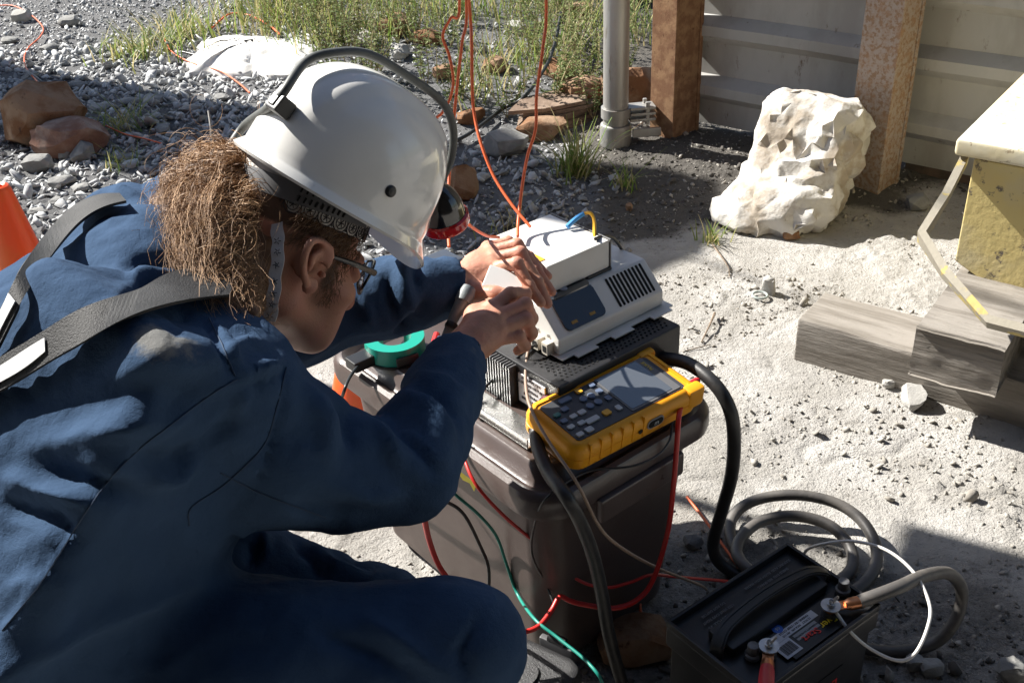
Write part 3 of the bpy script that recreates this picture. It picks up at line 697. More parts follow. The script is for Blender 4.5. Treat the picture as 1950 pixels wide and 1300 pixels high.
sg = Vector((-3.2*.85+1.60*.527, 3.2*.527+1.60*.85, 0)); sgn = thing('shade_sign_post', 'narrow blank sign on a thin post added off the left side to cast shade', 'sign', sg)  # unseen sign, added to shade the ground right of the battery
GM_ = frame(sg, (.527, .85, 0))
b = new(); lathe(b, [(.018, -.1), (.018, 2.95)], Matrix.Translation(sg), 12); obj('pole', b, M_galv, sgn)
b = new(); bx(b, GM_, (-.15, -.03, 2.46), (.14, -.022, 3.0), .002); obj('shade_sign_plate', b, M_galv, sgn)

for k, (x, y, q) in enumerate([(700, 60, .09), (755, 75, .1), (820, 95, .08), (1000, 80, .09), (1070, 160, .09), (900, 235, .06), (760, 120, .07), (1100, 60, .08), (945, 150, .07), (690, 95, .08), (850, 160, .06)]):
    rock('brown_stone', G(x, y), (q, q*.75, q*.5), 'brown stone lying among the weeds on the bank', M_rust_rock if k % 3 else M_pale_rock, 140+k, 'brown stones among the weeds', rot=k*1.3, cat='stone')

b = new(); bx(b, Matrix.Identity(4), (-5.5, -1.885, 3.05), (5.5, .55, 3.13)); obj('sky_block_canopy', b, M_sky_block, shd)  # added overhang, keeps overhead sky light off the camera side
b = new(); bx(b, Matrix.Identity(4), (-5.45, .40, -.05), (-5.3, .54, 3.045)); obj('sky_block_post', b, M_sky_block, shd)
b = new(); bx(b, Matrix.Identity(4), (5.3, .40, -.05), (5.45, .54, 3.045)); obj('sky_block_post', b, M_sky_block, shd)
# ================================================================ TRAFFIC CONES
M_cone = mat('orange_cone_plastic', (.86, .085, .012), .35, col2=(.8, .13, .015), nscale=6, rvar=.1, spec=.5)
def cone(c, h, label, tilt=0.):
    t = thing('traffic_cone', label, 'cone', c, 'traffic cones'); M = Matrix.Translation(c) @ Matrix.Rotation(tilt, 4, 'Y')
    r1, r0 = .14*h/.7, .03*h/.7
    b = new(); lathe(b, [(r1+.01, .03), (r1, .036), (r0+.004, h-.012), (r0, h-.003), (r0-.006, h), (r0-.012, h-.003), (r0-.012, h-.02), (r1-.012, .034)], M, 40, caps=False); obj('cone_shell', b, M_cone, t)
    b = new(); prism(b, rrect(-.19*h/.7, -.19*h/.7, .19*h/.7, .19*h/.7, .03), 0, .03, M, .004); obj('base', b, M_cone, t)
    return t
ct = WD(-6, 352, 2.35); cone(Vector((ct.x, ct.y, ct.z-.70)) if ct.z > .7 else Vector((ct.x, ct.y, .0)), min(ct.z, .76), 'orange traffic cone at the left edge beside the worker\'s back')
cone(Vector((-.325, 1.87, gz1(-.315, 1.87))), .43, 'orange traffic cone half hidden between the worker and the storage bin', tilt=.08)

# ================================================================ STORAGE BIN
BA = Vector((.781, .6245, 0)); BB = Vector((-.6245, .781, 0)); BO = W(1035, 960, .42)
LU, LV, RZ = .375, .585, .42
BM_ = Matrix(((BA.x, BB.x, 0, BO.x), (BA.y, BB.y, 0, BO.y), (0, 0, 1, 0), (0, 0, 0, 1)))
def UV(u, v, z): return BM_ @ Vector((u, v, z))
def toUV(x, y, z): p = BM_.inverted() @ W(x, y, z); return p.x, p.y
M_bin = mat('brown_bin_plastic', (.075, .054, .048), .42, col2=(.086, .063, .056), nscale=10, rvar=.1, col3=(.19, .16, .15), n3scale=120, n3lo=.66, n3hi=.74, bump=.12, bscale=300, spec=.5)
M_lid = mat('bin_lid_plastic', (.075, .055, .049), .32, col2=(.088, .066, .06), nscale=9, rvar=.12, col3=(.2, .18, .17), n3scale=90, n3lo=.66, n3hi=.76, bump=.12, bscale=260, spec=.55)
binn = thing('storage_bin', 'dark brown plastic storage bin used as a table for the instruments', 'bin', UV(LU/2, LV/2, 0))
b = new()
z_ = [0.004, .02, .36, .385]; ins = [.055, .045, .022, .02]
rings = []
for z, i in zip(z_+[.385, .05], ins+[.026, .055]):
    rings.append([b.verts.new(UV(x, y, z)) for x, y in rrect(i, i, LU-i, LV-i, .05, 8)])
for a, c in zip(rings, rings[1:]):
    for j in range(len(a)): b.faces.new((a[j], a[(j+1) % len(a)], c[(j+1) % len(a)], c[j]))
b.faces.new(rings[0][::-1]); b.faces.new(rings[-1])
obj('tub', b, M_bin, binn, 40)
def lidring(prof, r0=.06):
    b = new(); rs = []
    for i, z in prof: rs.append([b.verts.new(UV(x, y, z)) for x, y in rrect(i, i, LU-i, LV-i, max(.012, r0-i*.5), 9)])
    for a, c in zip(rs, rs[1:]):
        for j in range(len(a)): b.faces.new((a[j], a[(j+1) % len(a)], c[(j+1) % len(a)], c[j]))
    b.faces.new(rs[-1]); return b, rs
b, rs = lidring([(.012, .372), (.002, .370), (-.006, .374), (-.008, .384), (-.007, .404), (-.002, .413), (.006, .416), (.013, .412), (.020, .404), (.026, .402), (.034, .407), (.041, .423), (.047, .428), (.056, .427), (.061, .421), (.067, .4205)])
obj('lid', b, M_lid, binn, 40)
LT = .4205
# raised ribs moulded into the lid
b = new()
for v0, v1 in ((.085, .15), (.18, .30), (.33, .46)):
    pass
for u0, u1, v0, v1 in ((.085, .29, .45, .50), (.085, .15, .08, .40), (.085, .29, .085, .11)):
    prism(b, rrect(u0, v0, u1, v1, .012), LT-.001, LT+.006, BM_, .003, top=rrect(u0+.006, v0+.006, u1-.006, v1-.006, .01))
obj('lid_rib', b, M_lid, binn, 40)
b = new(); bx(b, frame(UV(LU*.5, -.005, 0), BA), (-.09, -.012, .335), (.09, .004, .378), .005); obj('lid_latch', b, M_lid, binn)
# fine moulded lettering block on the lid
b = new()
for k in range(7): bx(b, BM_, (.052+.004*k, .13, .4065+.0), (.0535+.004*k, .20-.006*(k % 3), .4075))
# yellow tape scrap on the bin's side
p0 = W(850, 915, .355)
b = new(); q = [(x, y) for x, y in ((-.03, .022), (-.005, .03), (.02, .018), (.03, -.005), (.022, -.022), (.012, -.012), (-.006, -.016), (-.022, -.004))]
uv = BM_.inverted() @ p0; prism(b, q, 0, .0012, frame(UV(.018, uv.y+.005, .345), -BB, -BA)); obj('tape_scrap', b, mat('yellow_tape', (.78, .66, .05), .6), binn, 0)

# ================================================================ BLACK INVERTER
def local(o, u0=0., tilt=0.):
    return frame(o, BA)
M_blk = mat('black_painted_steel', (.016, .016, .018), .42, col2=(.022, .022, .024), nscale=20, rvar=.08, bump=.15, bscale=500, spec=.5)
M_blkp = mat('black_plastic', (.018, .018, .019), .38, rvar=.1, bump=.1, bscale=300)
M_alu = mat('bare_aluminium', (.55, .55, .55), .35, metal=.9, col2=(.45, .45, .45), nscale=30, rvar=.1)
M_hole = mat('hole_black', (.004, .004, .004), .9)
ub, vb = toUV(1064, 735, .505)
IV0 = (ub, vb); IL, IW, I0, I1 = .27, .245, LT+.004, .502
inv = thing('power_inverter', 'black finned power inverter lying on the storage bin lid', 'inverter', UV(ub+IL/2, vb+IW/2, I0))
IMt = BM_ @ Matrix.Translation((ub, vb, 0))
b = new(); bx(b, IMt, (0, 0, I0), (IL, IW, I1), .004); obj('case', b, M_blk, inv)
b = new()
for k in range(22):
    y = .098+.0066*k; bx(b, IMt, (-.016, y, I0+.002), (-.001, y+.0026, I1-.003))
obj('cooling_fin', b, mat('fin_aluminium', (.10, .10, .105), .35, metal=.7), inv, kind='stuff')
b = new(); bx(b, IMt, (-.003, .03, I0+.012), (-.0005, .092, I1-.014)); obj('nameplate', b, mat('silver_label', (.62, .63, .65), .4, col2=(.5, .5, .52), nscale=40), inv)
b = new(); LM = frame(IMt @ Vector((-.0034, .061, .464)), -BB, -BA)
for k, s in enumerate(['DC INPUT 12 V', 'AC OUTPUT 115 V 60 Hz', 'CAUTION', 'SEE MANUAL', 'SERIAL No 20415']):
    text(b, s, .0065, LM @ Matrix.Translation((0, .02-.0095*k, 0)))
obj('plate_lettering', b, mat('label_ink', (.05, .05, .06), .7), inv, 0)
b = new()
for i in range(26):
    for j in range(9):
        o = IMt @ Vector((.02+i*.0092+(j % 2)*.0046, .014+j*.008, I1+.0004)); lathe(b, [(.0021, 0), (.0021, .0006)], Matrix.Translation(o), 6)
obj('vent_hole', b, M_hole, inv, 0, kind='stuff')
b = new()
for y in (.012, .022): lathe(b, [(.004, 0), (.004, .004), (.003, .006)], frame(IMt @ Vector((-.001, y, I0+.02)), BB, -BA), 10)
obj('terminal_screw', b, M_alu, inv)
# bent aluminium bracket lying against the finned end
b = new(); AM = BM_ @ Matrix.Translation((ub-.07, vb-.005, 0))
bx(b, AM, (0, .0, LT+.004), (.05, .235, LT+.0065), .001); bx(b, AM, (0, .0, LT+.0067), (.0025, .235, LT+.022), .0008)
for y in (.012, .225): lathe(b, [(.005, 0), (.005, .003), (.003, .005)], Matrix.Translation(AM @ Vector((.02, y, LT+.0066))), 10)
tag(obj('metal_bracket', b, mat('bright_bracket', (.62, .62, .6), .28, metal=.9, col2=(.5, .5, .48), nscale=40, rvar=.12)), 'bright folded aluminium bracket lying against the finned end of the inverter', 'bracket')

# ================================================================ CHARGE CONTROLLER
M_whi = mat('white_enamel', (.70, .69, .66), .38, col2=(.66, .64, .6), nscale=12, rvar=.08, bump=.06, bscale=400, spec=.5)
cu, cv = toUV(1065, 682, .505)
CL, CW, C0 = .235, .25, .506
con = thing('charge_controller', 'white charge controller with slotted vents and dark display on the inverter', 'controller', UV(cu+CL/2, cv+CW/2, C0))
CM = BM_ @ Matrix.Translation((cu, cv, 0)) @ Matrix.Translation((0, 0, C0)) 
b = new(); bx(b, CM, (-.004, -.012, 0), (CL+.012, CW+.008, .0028), .001)
for u in (.02, .1, .19): bx(b, CM, (u, -.022, .0), (u+.045, -.0115, .0028), .0008)
obj('flange', b, M_whi, con)
H1, H2, S = .030, .074, .044         # wall height, top height, slope run
b = new()
sec = [(.0, .003), (.0, H1), (S, H2), (CW-.0, H2), (CW-.0, .003)]
prism(b, sec, 0, CL, CM @ Matrix(((0, 0, 1, 0), (1, 0, 0, 0), (0, 1, 0, 0), (0, 0, 0, 1))), .0035)
obj('case', b, M_whi, con, 30)
SLM = frame(CM @ Vector((0, 0, H1)), BA, CM.to_3x3() @ Vector((0, -(H2-H1), S)))     # local frame of the sloping face: x along, y up the slope
sl = math.hypot(S, H2-H1)
b = new()
for k in range(10):
    x = .138+k*.0086
    prism(b, rrect(x, .006, x+.0042, sl-.004, .0019, 3), .0, .0012, SLM)
obj('vent_slot', b, M_hole, con, 0, kind='stuff')
b = new(); prism(b, rrect(.022, .006, .108, sl+.001, .009), -.001, .003, SLM, .0012)
DG = mat('smoked_window', (.012, .011, .013), .06, spec=.7, coat=.6)
obj('display_window', b, DG, con)
b = new(); prism(b, rrect(.022, S-.004, .108, S+.024, .009), H2+.0004, H2+.003, CM, .0012); obj('display_hood', b, mat('smoked_hood', (.03, .034, .042), .1, spec=.7, coat=.6), con)
b = new()
for x in (.04, .062): lathe(b, [(.0065, 0), (.0065, .0012), (.005, .0018)], Matrix.Translation(CM @ Vector((x, S+.012, H2+.003))), 20)
obj('display_button', b, mat('grey_button', (.35, .38, .45), .3), con)
b = new()
for x in (.036, .075): bx(b, SLM, (x, .014, .0031), (x+.012, .019, .0036))
obj('indicator', b, mat('amber_segment', (.35, .2, .03), .4), con)
# connector blocks on the near end
b = new()
for v, w_ in ((.012, .014), (.034, .017), (.058, .017)): bx(b, CM, (-.014, v, .003), (.001, v+w_, .024), .001)
obj('socket_block', b, mat('ivory_socket', (.6, .55, .47), .5), con)
b = new()
for v, w_ in ((.015, .008), (.0375, .010), (.0615, .010)): bx(b, CM, (-.0146, v, .008), (-.0139, v+w_, .019))
obj('socket_opening', b, M_hole, con)
b = new()
for v, z in ((.02, .030), (.045, .031), (.066, .032), (.0, .018)): lathe(b, [(.0028, 0), (.0028, .0012)], frame(CM @ Vector((-.0002, v+.004, z)), BB, -BA), 10)
obj('case_screw', b, M_alu, con)

# small white box on top
wu, wv = toUV(1042, 510, .632)
wb = thing('white_module', 'small plain white instrument box on top of the charge controller', 'box', UV(wu+.07, wv+.06, .58))
WM_ = BM_ @ Matrix.Translation((wu, wv, .584)); WL, WW, WH = .135, .145, .050
b = new(); bx(b, WM_, (0, 0, 0), (WL, WW, WH), .003); obj('case', b, M_whi, wb)
b = new(); bx(b, WM_, (WL+.0005, -.001, -.001), (WL+.004, WW+.001, WH+.001), .0015); obj('end_plate', b, mat('grey_endplate', (.16, .16, .16), .45), wb)
b = new(); bx(b, WM_, (WL-.05, -.003, -.0035), (WL+.003, .03, .001), .001); obj('rubber_foot', b, M_blkp, wb)
b = new(); bx(b, WM_, (-.001, .02, WH+.0004), (.014, .045, WH+.0012)); obj('warning_sticker', b, mat('orange_sticker', (.85, .42, .03), .5), wb)
b = new(); lathe(b, [(.006, 0), (.006, .014), (.004, .016)], frame(WM_ @ Vector((.1, WW, .03)), BA, BB), 12); obj('cable_gland', b, M_blkp, wb)

# slate grey adapter box behind the hand
ap = W(850, 490, .50); b = new(); bx(b, frame((ap.x, ap.y, LT+.003), BA), (-.045, .0, 0), (.04, .06, .062), .005)
adp = tag(obj('adapter_box', b, mat('slate_plastic', (.055, .065, .085), .4, rvar=.1)), 'dark slate grey adapter box standing on the bin behind the hands', 'adapter')

# ================================================================ YELLOW METER
M_yp = mat('yellow_rubber_case', (.82, .36, .012), .42, col2=(.78, .33, .012), nscale=14, rvar=.08, bump=.1, bscale=300, spec=.4)
mo = W(1118, 872, LT+.012)
mx = (W(1335, 752, .445)-W(1118, 865, .445)); mx.z = 0; mx.normalize(); my = Vector((-mx.y, mx.x, 0)); tlt = .12
mz = Vector((0, 0, 1))*math.cos(tlt)-my*math.sin(tlt)
mo = W(1092, 908, .428)
MM = frame(mo, mx, mz); ML, MW, MH = .258, .128, .047
met = thing('handheld_meter', 'yellow handheld test meter with a glossy screen propped on the bin lid', 'meter', mo)
def solid_rr(M, x0, y0, x1, y1, r, prof):
    b = new(); rs = []
    for i, z in prof: rs.append([b.verts.new(M @ Vector((x, y, z))) for x, y in rrect(x0+i, y0+i, x1-i, y1-i, max(.004, r-i), 7)])
    for a, c in zip(rs, rs[1:]):
        for j in range(len(a)): b.faces.new((a[j], a[(j+1) % len(a)], c[(j+1) % len(a)], c[j]))
    b.faces.new(rs[0][::-1]); b.faces.new(rs[-1]); return b
b = solid_rr(MM, 0, 0, ML, MW, .024, [(.008, 0), (.002, .004), (.0, .010), (0, .0215), (.0008, .022), (.0008, .0228), (0, .0233), (.0, .034), (.003, .042), (.008, .046), (.012, MH), (.014, MH), (.0145, MH-.002)])
obj('case', b, M_yp, met, 40)
b = new()                                               # grip ribs along the near edge
for k in range(6):
    x = .028+k*.021; bx(b, MM, (x, -.0012, .008), (x+.003, .006, .046), .001)
obj('grip_rib', b, M_yp, met, 40)
b = new(); bx(b, MM, (ML-.03, -.002, .012), (ML+.004, .02, .0485), .006); obj('corner_guard', b, M_yp, met); b = new(); bx(b, MM, (ML-.03, MW-.02, .012), (ML+.004, MW+.002, .0485), .006); obj('corner_guard', b, M_yp, met)
M_key = mat('keypad_grey', (.045, .048, .055), .45)
b = new(); prism(b, rrect(.020, .017, ML-.022, MW-.019, .006), MH-.0019, MH-.0008, MM); obj('front_panel', b, M_key, met)
b = new(); prism(b, rrect(.128, .020, ML-.03, MW-.018, .003), MH-.0007, MH+.0004, MM); obj('screen_bezel', b, mat('bezel_grey', (.12, .12, .125), .35), met)
b = new(); prism(b, rrect(.131, .024, ML-.044, MW-.021, .002), MH+.0005, MH+.0009, MM)
obj('screen', b, mat('dark_glass_screen', (.085, .095, .11), .03, spec=.9, coat=1.), met)
b = new(); text(b, 'FLUKE', .0085, frame(MM @ Vector((ML-.0365, MW-.040, MH+.0006)), MM.to_3x3() @ Vector((0, 1, 0)), mz), .0002); obj('maker_lettering', b, mat('yellow_ink', (.8, .55, .03), .5), met, 0)
M_bt1, M_bt2, M_bt3 = mat('blue_grey_key', (.13, .17, .26), .4), mat('pale_grey_key', (.5, .52, .53), .4), mat('orange_key', (.72, .38, .03), .4)
keys = [(.030, .026, .012, .008, 2), (.048, .026, .013, .010, 2), (.048, .044, .012, .008, 2), (.066, .040, .024, .010, 2), (.094, .040, .013, .011, 3), (.116, .038, .009, .011, 2),
        (.030, .046, .011, .008, 2), (.030, .062, .011, .008, 1), (.030, .078, .011, .008, 4), (.048, .062, .012, .008, 2), (.064, .062, .013, .009, 2),
        (.048, .082, .012, .009, 1), (.062, .098, .022, .009, 1), (.092, .102, .011, .010, 3), (.118, .084, .010, .010, 1), (.118, .064, .010, .010, 1), (.118, .102, .010, .009, 1)]
for x, y, lx, ly, m in keys:
    b = new(); prism(b, rrect(x-lx/2, y-ly/2, x+lx/2, y+ly/2, .0018, 3), MH-.0006, MH+.0024, MM, .0006); obj('button', b, (M_bt1, M_bt1, M_bt2, M_bt3, mat('teal_key', (.05, .2, .18), .4))[m], met)
for x, y in ((.084, .066), (.100, .066), (.086, .084), (.101, .083)):
    b = new(); lathe(b, [(.0062, -.0006), (.0062, .0018), (.005, .0024)], MM @ Matrix.Translation((x, y, MH)), 16); obj('arrow_button', b, M_bt1, met)
PM = frame(MM @ Vector((.158, -.0006, .026)), mx, MM.to_3x3() @ Vector((0, -1, 0)))
b = new(); prism(b, rrect(-.017, -.0085, .017, .0085, .008), 0, .0012, PM); obj('port_frame', b, mat('port_grey', (.25, .25, .26), .4), met)
b = new(); prism(b, rrect(-.0145, -.0062, .0145, .0062, .006), .0013, .002, PM); obj('port', b, M_hole, met)
b = new(); text(b, 'm', .012, PM @ Matrix.Translation((.001, 0, .0021)) @ Matrix.Rotation(0, 4, 'Z'), .0003); obj('port_mark', b, M_bt2, met, 0)
b = new(); lathe(b, [(.004, 0), (.004, .001)], frame(MM @ Vector((.128, -.0006, .022)), mx, MM.to_3x3() @ Vector((0, -1, 0))), 14); obj('jack', b, M_hole, met)
b = new(); lathe(b, [(.006, -.004), (.006, .016), (.004, .02)], frame(MM @ Vector((ML+.002, .03, .03)), my, mx), 12); obj('red_jack', b, mat('red_plastic', (.5, .02, .025), .4), met)

# ================================================================ GREEN CURRENT CLAMP AND PROBES ON THE LID
gp = W(752, 655, .445); GM = frame((gp.x, gp.y, LT+.006), BA)
clp = thing('current_clamp', 'green ring shaped current clamp lying on the bin lid beside the forearm', 'clamp', gp)
M_grn = mat('green_plastic', (.01, .30, .22), .35, rvar=.1)
b = new(); n = 30; a0, a1 = math.radians(150), math.radians(385)
def arc_solid(b, r0, r1, z0, z1, M, a0, a1, n=30):
    R = []
    for k in range(n+1):
        a = a0+(a1-a0)*k/n; R.append([b.verts.new(M @ Vector((r*math.cos(a), r*math.sin(a), z))) for r, z in ((r0, z0), (r1, z0), (r1, z1), (r0, z1))])
    for p, q in zip(R, R[1:]):
        for j in range(4): b.faces.new((p[j], p[(j+1) % 4], q[(j+1) % 4], q[j]))
    b.faces.new(R[0][::-1]); b.faces.new(R[-1])
arc_solid(b, .030, .052, .004, .034, GM, math.radians(100), math.radians(385)); bmesh.ops.bevel(b, geom=[e for e in b.edges if e.calc_face_angle(0) > 1.], offset=.0015, segments=2, affect='EDGES')
obj('ring', b, M_grn, clp)
b = new(); arc_solid(b, .028, .055, 0, .004, GM, math.radians(90), math.radians(395)); obj('base', b, M_blkp, clp)
nd = (CAM-gp); nd.z = 0; nd.normalize(); nd = (nd+BA*.35).normalized()
b = new(); bx(b, frame(gp+nd*.0525+Vector((0, 0, LT+.012-gp.z)), Vector((-nd.y, nd.x, 0))), (-.02, -.003, 0), (.02, .002, .016), .001); obj('rating_label', b, mat('black_label', (.03, .035, .035), .4), clp)
b = new(); bx(b, GM, (-.09, -.012, .002), (-.045, .02, .022), .003); obj('lead_block', b, M_blkp, clp)
M_red = mat('red_insulation', (.55, .018, .018), .38, rvar=.08); M_gry = mat('grey_rubber', (.16, .18, .19), .5, bump=.3, bscale=300)
A = W(812, 700, LT+.014); Bq = W(832, 636, LT+.03)
prb = thing('test_probe', 'red plastic test probe lying on the bin lid under the wrist', 'probe', A)
b = new(); tube(b, [A, A.lerp(Bq, .5), Bq], [.011, .010, .006, .006], 10, 3); obj('handle', b, M_red, prb)
b = new(); tube(b, [A, A+(A-Bq)*.12], .012, 10, 0); obj('cap', b, M_blkp, prb)
gA, gB, gC = WD(838, 668, 1.5), WD(862, 610, 1.52), WD(884, 568, 1.53)
gc = thing('cable_connector', 'grey rubber cable connector held against the right hand', 'connector', gA)
b = new(); tube(b, [gA, gB, gC], [.006, .0065, .0085, .011], 12, 4); obj('boot', b, M_gry, gc)
b = new(); d = (gC-gA).normalized(); lathe(b, [(.009, 0), (.010, .004), (.009, .008)], frame(gA.lerp(gC, .42), d.orthogonal(), d), 12); obj('collar', b, M_blkp, gc)
b = new(); lathe(b, [(.012, -.006), (.0125, .008), (.010, .018)], frame(gC, d.orthogonal(), d), 12); obj('tip', b, M_gry, gc)
# terminal block in front of the controller, below the hands
tb = WD(915, 565, 1.60); b = new(); bx(b, frame(tb, BB), (-.035, -.02, -.012), (.05, .02, .014), .003)
tbk = thing('terminal_block', 'black screw terminal block between the two hands', 'terminal block', tb); obj('body', b, M_blkp, tbk)
b = new()
for k in range(3): lathe(b, [(.005, 0), (.005, .003), (.003, .004)], frame(tb+BB*(-.02+.018*k)+Vector((0, 0, .0142)), BA), 10)
obj('screw', b, M_alu, tbk)
ph = WD(962, 540, 1.562); b = new(); bx(b, frame(ph, (BA*.6-BB*.8+Vector((0, 0, -.3))), (.2, -.5, .8)), (-.03, -.02, -.006), (.026, .02, .006), .002)
plg = tag(obj('white_plug', b, mat('white_plastic', (.74, .74, .72), .4)), 'white plastic plug held between the fingers of both hands', 'plug')

# ================================================================ BATTERY
ba = Vector((.812, .584, 0)).normalized(); bb = Vector((ba.y, -ba.x, 0))
b0 = W(1268, 1180, .22); BL, BWd, BH = .268, .178, .205
BT = frame((b0.x, b0.y, 0), ba); BT = Matrix(((ba.x, bb.x, 0, b0.x), (ba.y, bb.y, 0, b0.y), (0, 0, 1, .01), (0, 0, 0, 1)))
bat = thing('car_battery', 'black lead acid battery with cables bolted to its top, on the ground', 'battery', BT @ Vector((BL/2, BWd/2, 0)))
M_bat = mat('battery_plastic', (.014, .014, .015), .36, col2=(.02, .02, .021), nscale=16, rvar=.1, col3=(.05, .047, .042), n3scale=70, n3lo=.66, n3hi=.76, bump=.08, bscale=400)
b = new(); bx(b, BT, (.006, .006, 0), (BL-.006, BWd-.006, BH-.03), .005); obj('case', b, M_bat, bat)
b = new(); bx(b, BT, (0, 0, BH-.045), (BL, BWd, BH-.008), .004); obj('lid', b, M_bat, bat)
b = new()
for lo, hi in (((0, 0, BH-.0078), (.006, BWd, BH+.004)), ((BL-.006, 0, BH-.0078), (BL, BWd, BH+.004)), ((.0062, 0, BH-.0078), (BL-.0062, .006, BH+.004)), ((.0062, BWd-.006, BH-.0078), (BL-.0062, BWd, BH+.004))): bx(b, BT, lo, hi, .0015)
obj('rim', b, M_bat, bat)
b = new(); bx(b, BT, (.03, .055, BH-.0077), (BL-.03, .105, BH+.010), .004); obj('vent_cover', b, M_bat, bat)
b = new()                                                # carrying strap along the middle
P = [BT @ Vector(p) for p in ((.012, .09, BH-.002), (.02, .085, BH+.012), (.05, .075, BH+.024), (.135, .07, BH+.027), (.215, .075, BH+.024), (.25, .085, BH+.012), (.257, .09, BH-.002))]
flatbar(b, catmull(P, 6), .020, .003, Vector((0, 0, 1)))
for k in (-1, 1): flatbar(b, [p+bb*.006*k+Vector((0, 0, .002)) for p in catmull(P, 6)], .003, .002, Vector((0, 0, 1)))
obj('carrying_handle', b, mat('handle_black', (.022, .022, .022), .45), bat)
tz = BH-.004; TL = Matrix.Rotation(math.pi, 4, 'Z')
def flip(x, y, z): return frame(BT @ Vector((x, y, z)), -ba)
b = new(); bx(b, BT, (.095, .112, tz), (.215, .165, tz+.0006)); obj('brand_label', b, mat('label_black', (.012, .012, .012), .3), bat)
M_lw = mat('label_white', (.55, .56, .58), .35, col2=(.45, .46, .5), nscale=30); M_ink = mat('ink_black', (.02, .02, .022), .5)
def flat(b, M, x0, y0, x1, y1, z0, z1): bx(b, M, (x0, y0, z0), (x1, y1, z1))
b = new(); lw = frame(BT @ Vector((.105, .135, tz+.0008)), ba, (0, 0, 1))
q = [BT.inverted() @ W(x, y, BH+.01) for x, y in ((1465, 1217), (1535, 1152), (1557, 1168), (1500, 1240))]
LA = BT @ Vector((.085, .118, tz+.0014))
b = new(); bx(b, BT, (.085, .116, tz+.0009), (.185, .130, tz+.0014)); bx(b, BT, (.085, .1303, tz+.0009), (.118, .158, tz+.0014)); obj('white_label', b, M_lw, bat, 0)
b = new()
for k in range(14): bx(b, BT, (.090+.0018*k, .136, tz+.0016), (.090+.0018*k+.0006+.0005*((k*7) % 3)/2, .154, tz+.0020))
obj('barcode', b, M_ink, bat, 0)
b = new()
text(b, 'MARINE / RV / DEEP CYCLE', .0052, flip(.142, .120, tz+.0015)); text(b, '12 VOLT   MCA 690   AH 115', .0048, flip(.142, .126, tz+.0015))
obj('label_lettering', b, M_ink, bat, 0)
b = new(); bx(b, BT, (.124, .133, tz+.0008), (.172, .145, tz+.0013)); obj('grey_label', b, mat('label_grey', (.25, .26, .27), .4), bat, 0)
b = new(); text(b, 'WARRANTY 24 MONTHS', .0042, flip(.148, .139, tz+.0014)); obj('small_print', b, M_ink, bat, 0)
M_emb = mat('embossed_grey', (.20, .20, .21), .5)
b = new()
for k, s in enumerate(['DANGER / POISON', 'SHIELD EYES  NO SPARKS', 'SULFURIC ACID  FLUSH WITH WATER']): text(b, s, (.0085, .006, .006)[k], flip(.195, .046-.011*k, tz))
obj('warning_lettering', b, M_emb, bat, 0); b = new()
for k, s in enumerate(['LEAD  RECYCLE  Pb', 'KEEP VENT CAPS TIGHT', 'DO NOT DISPOSE']): text(b, s, (.0075, .006, .006)[k], flip(.075, .046-.011*k, tz))
obj('warning_lettering', b, M_emb, bat, 0)
b = new(); lathe(b, [(.0085, 0), (.0085, .0006)], BT @ Matrix.Translation((.118, .098+.012, tz+.0009)), 20); obj('date_sticker', b, mat('blue_sticker', (.02, .1, .42), .4), bat)
b = new(); text(b, '06', .008, flip(.118, .110, tz+.0017)); obj('date_lettering', b, M_lw, bat, 0)
b = new(); bx(b, BT, (.06, BWd-.0055, .06), (.2, BWd-.0045, .125)); obj('side_label', b, mat('label_black_side', (.015, .015, .015), .3), bat)
b = new(); text(b, 'Ever', .030, frame(BT @ Vector((.165, BWd-.0042, .095)), ba*-1, bb) ); obj('brand_lettering', b, mat('red_print_side', (.7, .03, .03), .4), bat, 0)
M_lead = mat('lead_post', (.17, .17, .175), .5, metal=.5, col2=(.1, .1, .1), nscale=60, bump=.3, bscale=200)
M_cop = mat('copper_lug', (.62, .26, .13), .32, metal=.9, col2=(.45, .2, .1), nscale=60)
def bat_local(x, y, z): return BT.inverted() @ W(x, y, z)
b = new(); text(b, 'Ever', .017, flip(*bat_local(1576, 1190, BH).xy, tz+.0016)); obj('brand_lettering', b, mat('yellow_print', (.85, .62, .03), .4), bat, 0)
b = new(); text(b, 'Start', .017, flip(*bat_local(1544, 1214, BH).xy, tz+.0016)); obj('brand_lettering', b, mat('red_print', (.75, .04, .025), .4), bat, 0)
for nm, sx_, sy_, px_, py_ in (('terminal', 1583, 1147, 1605, 1122), ('terminal', 1465, 1224, 1433, 1245)):
    s_ = bat_local(sx_, sy_, BH+.03); p_ = bat_local(px_, py_, BH+.01)
    b = new(); lathe(b, [(.0115, tz), (.0115, tz+.006), (.0088, tz+.008), (.008, tz+.022), (.0065, tz+.023)], BT @ Matrix.Translation((p_.x, p_.y, 0)), 18); t = obj('terminal_post', b, M_lead, bat)
    b = new(); lathe(b, [(.012, tz), (.012, tz+.010), (.0035, tz+.011), (.0035, tz+.028), (.003, tz+.029)], BT @ Matrix.Translation((s_.x, s_.y, 0)), 16); obj('stud', b, M_lead, bat)
    b = new(); lathe(b, [(.003, tz+.0175), (.0145, tz+.0175), (.0145, tz+.0195), (.003, tz+.0195)], BT @ Matrix.Translation((s_.x, s_.y, 0)), 24, caps=False); obj('washer', b, M_alu, bat)
    b = new(); lathe(b, [(.0062, tz+.0197), (.0062, tz+.024), (.003, tz+.0245)], BT @ Matrix.Translation((s_.x, s_.y, 0)), 12)
    for k in (-1, 1): tube(b, [BT @ Vector((s_.x, s_.y, tz+.023)), BT @ Vector((s_.x+.009*k, s_.y+.004, tz+.034))], [.003, .0022], 8, 0)
    obj('wing_nut', b, M_alu, bat)
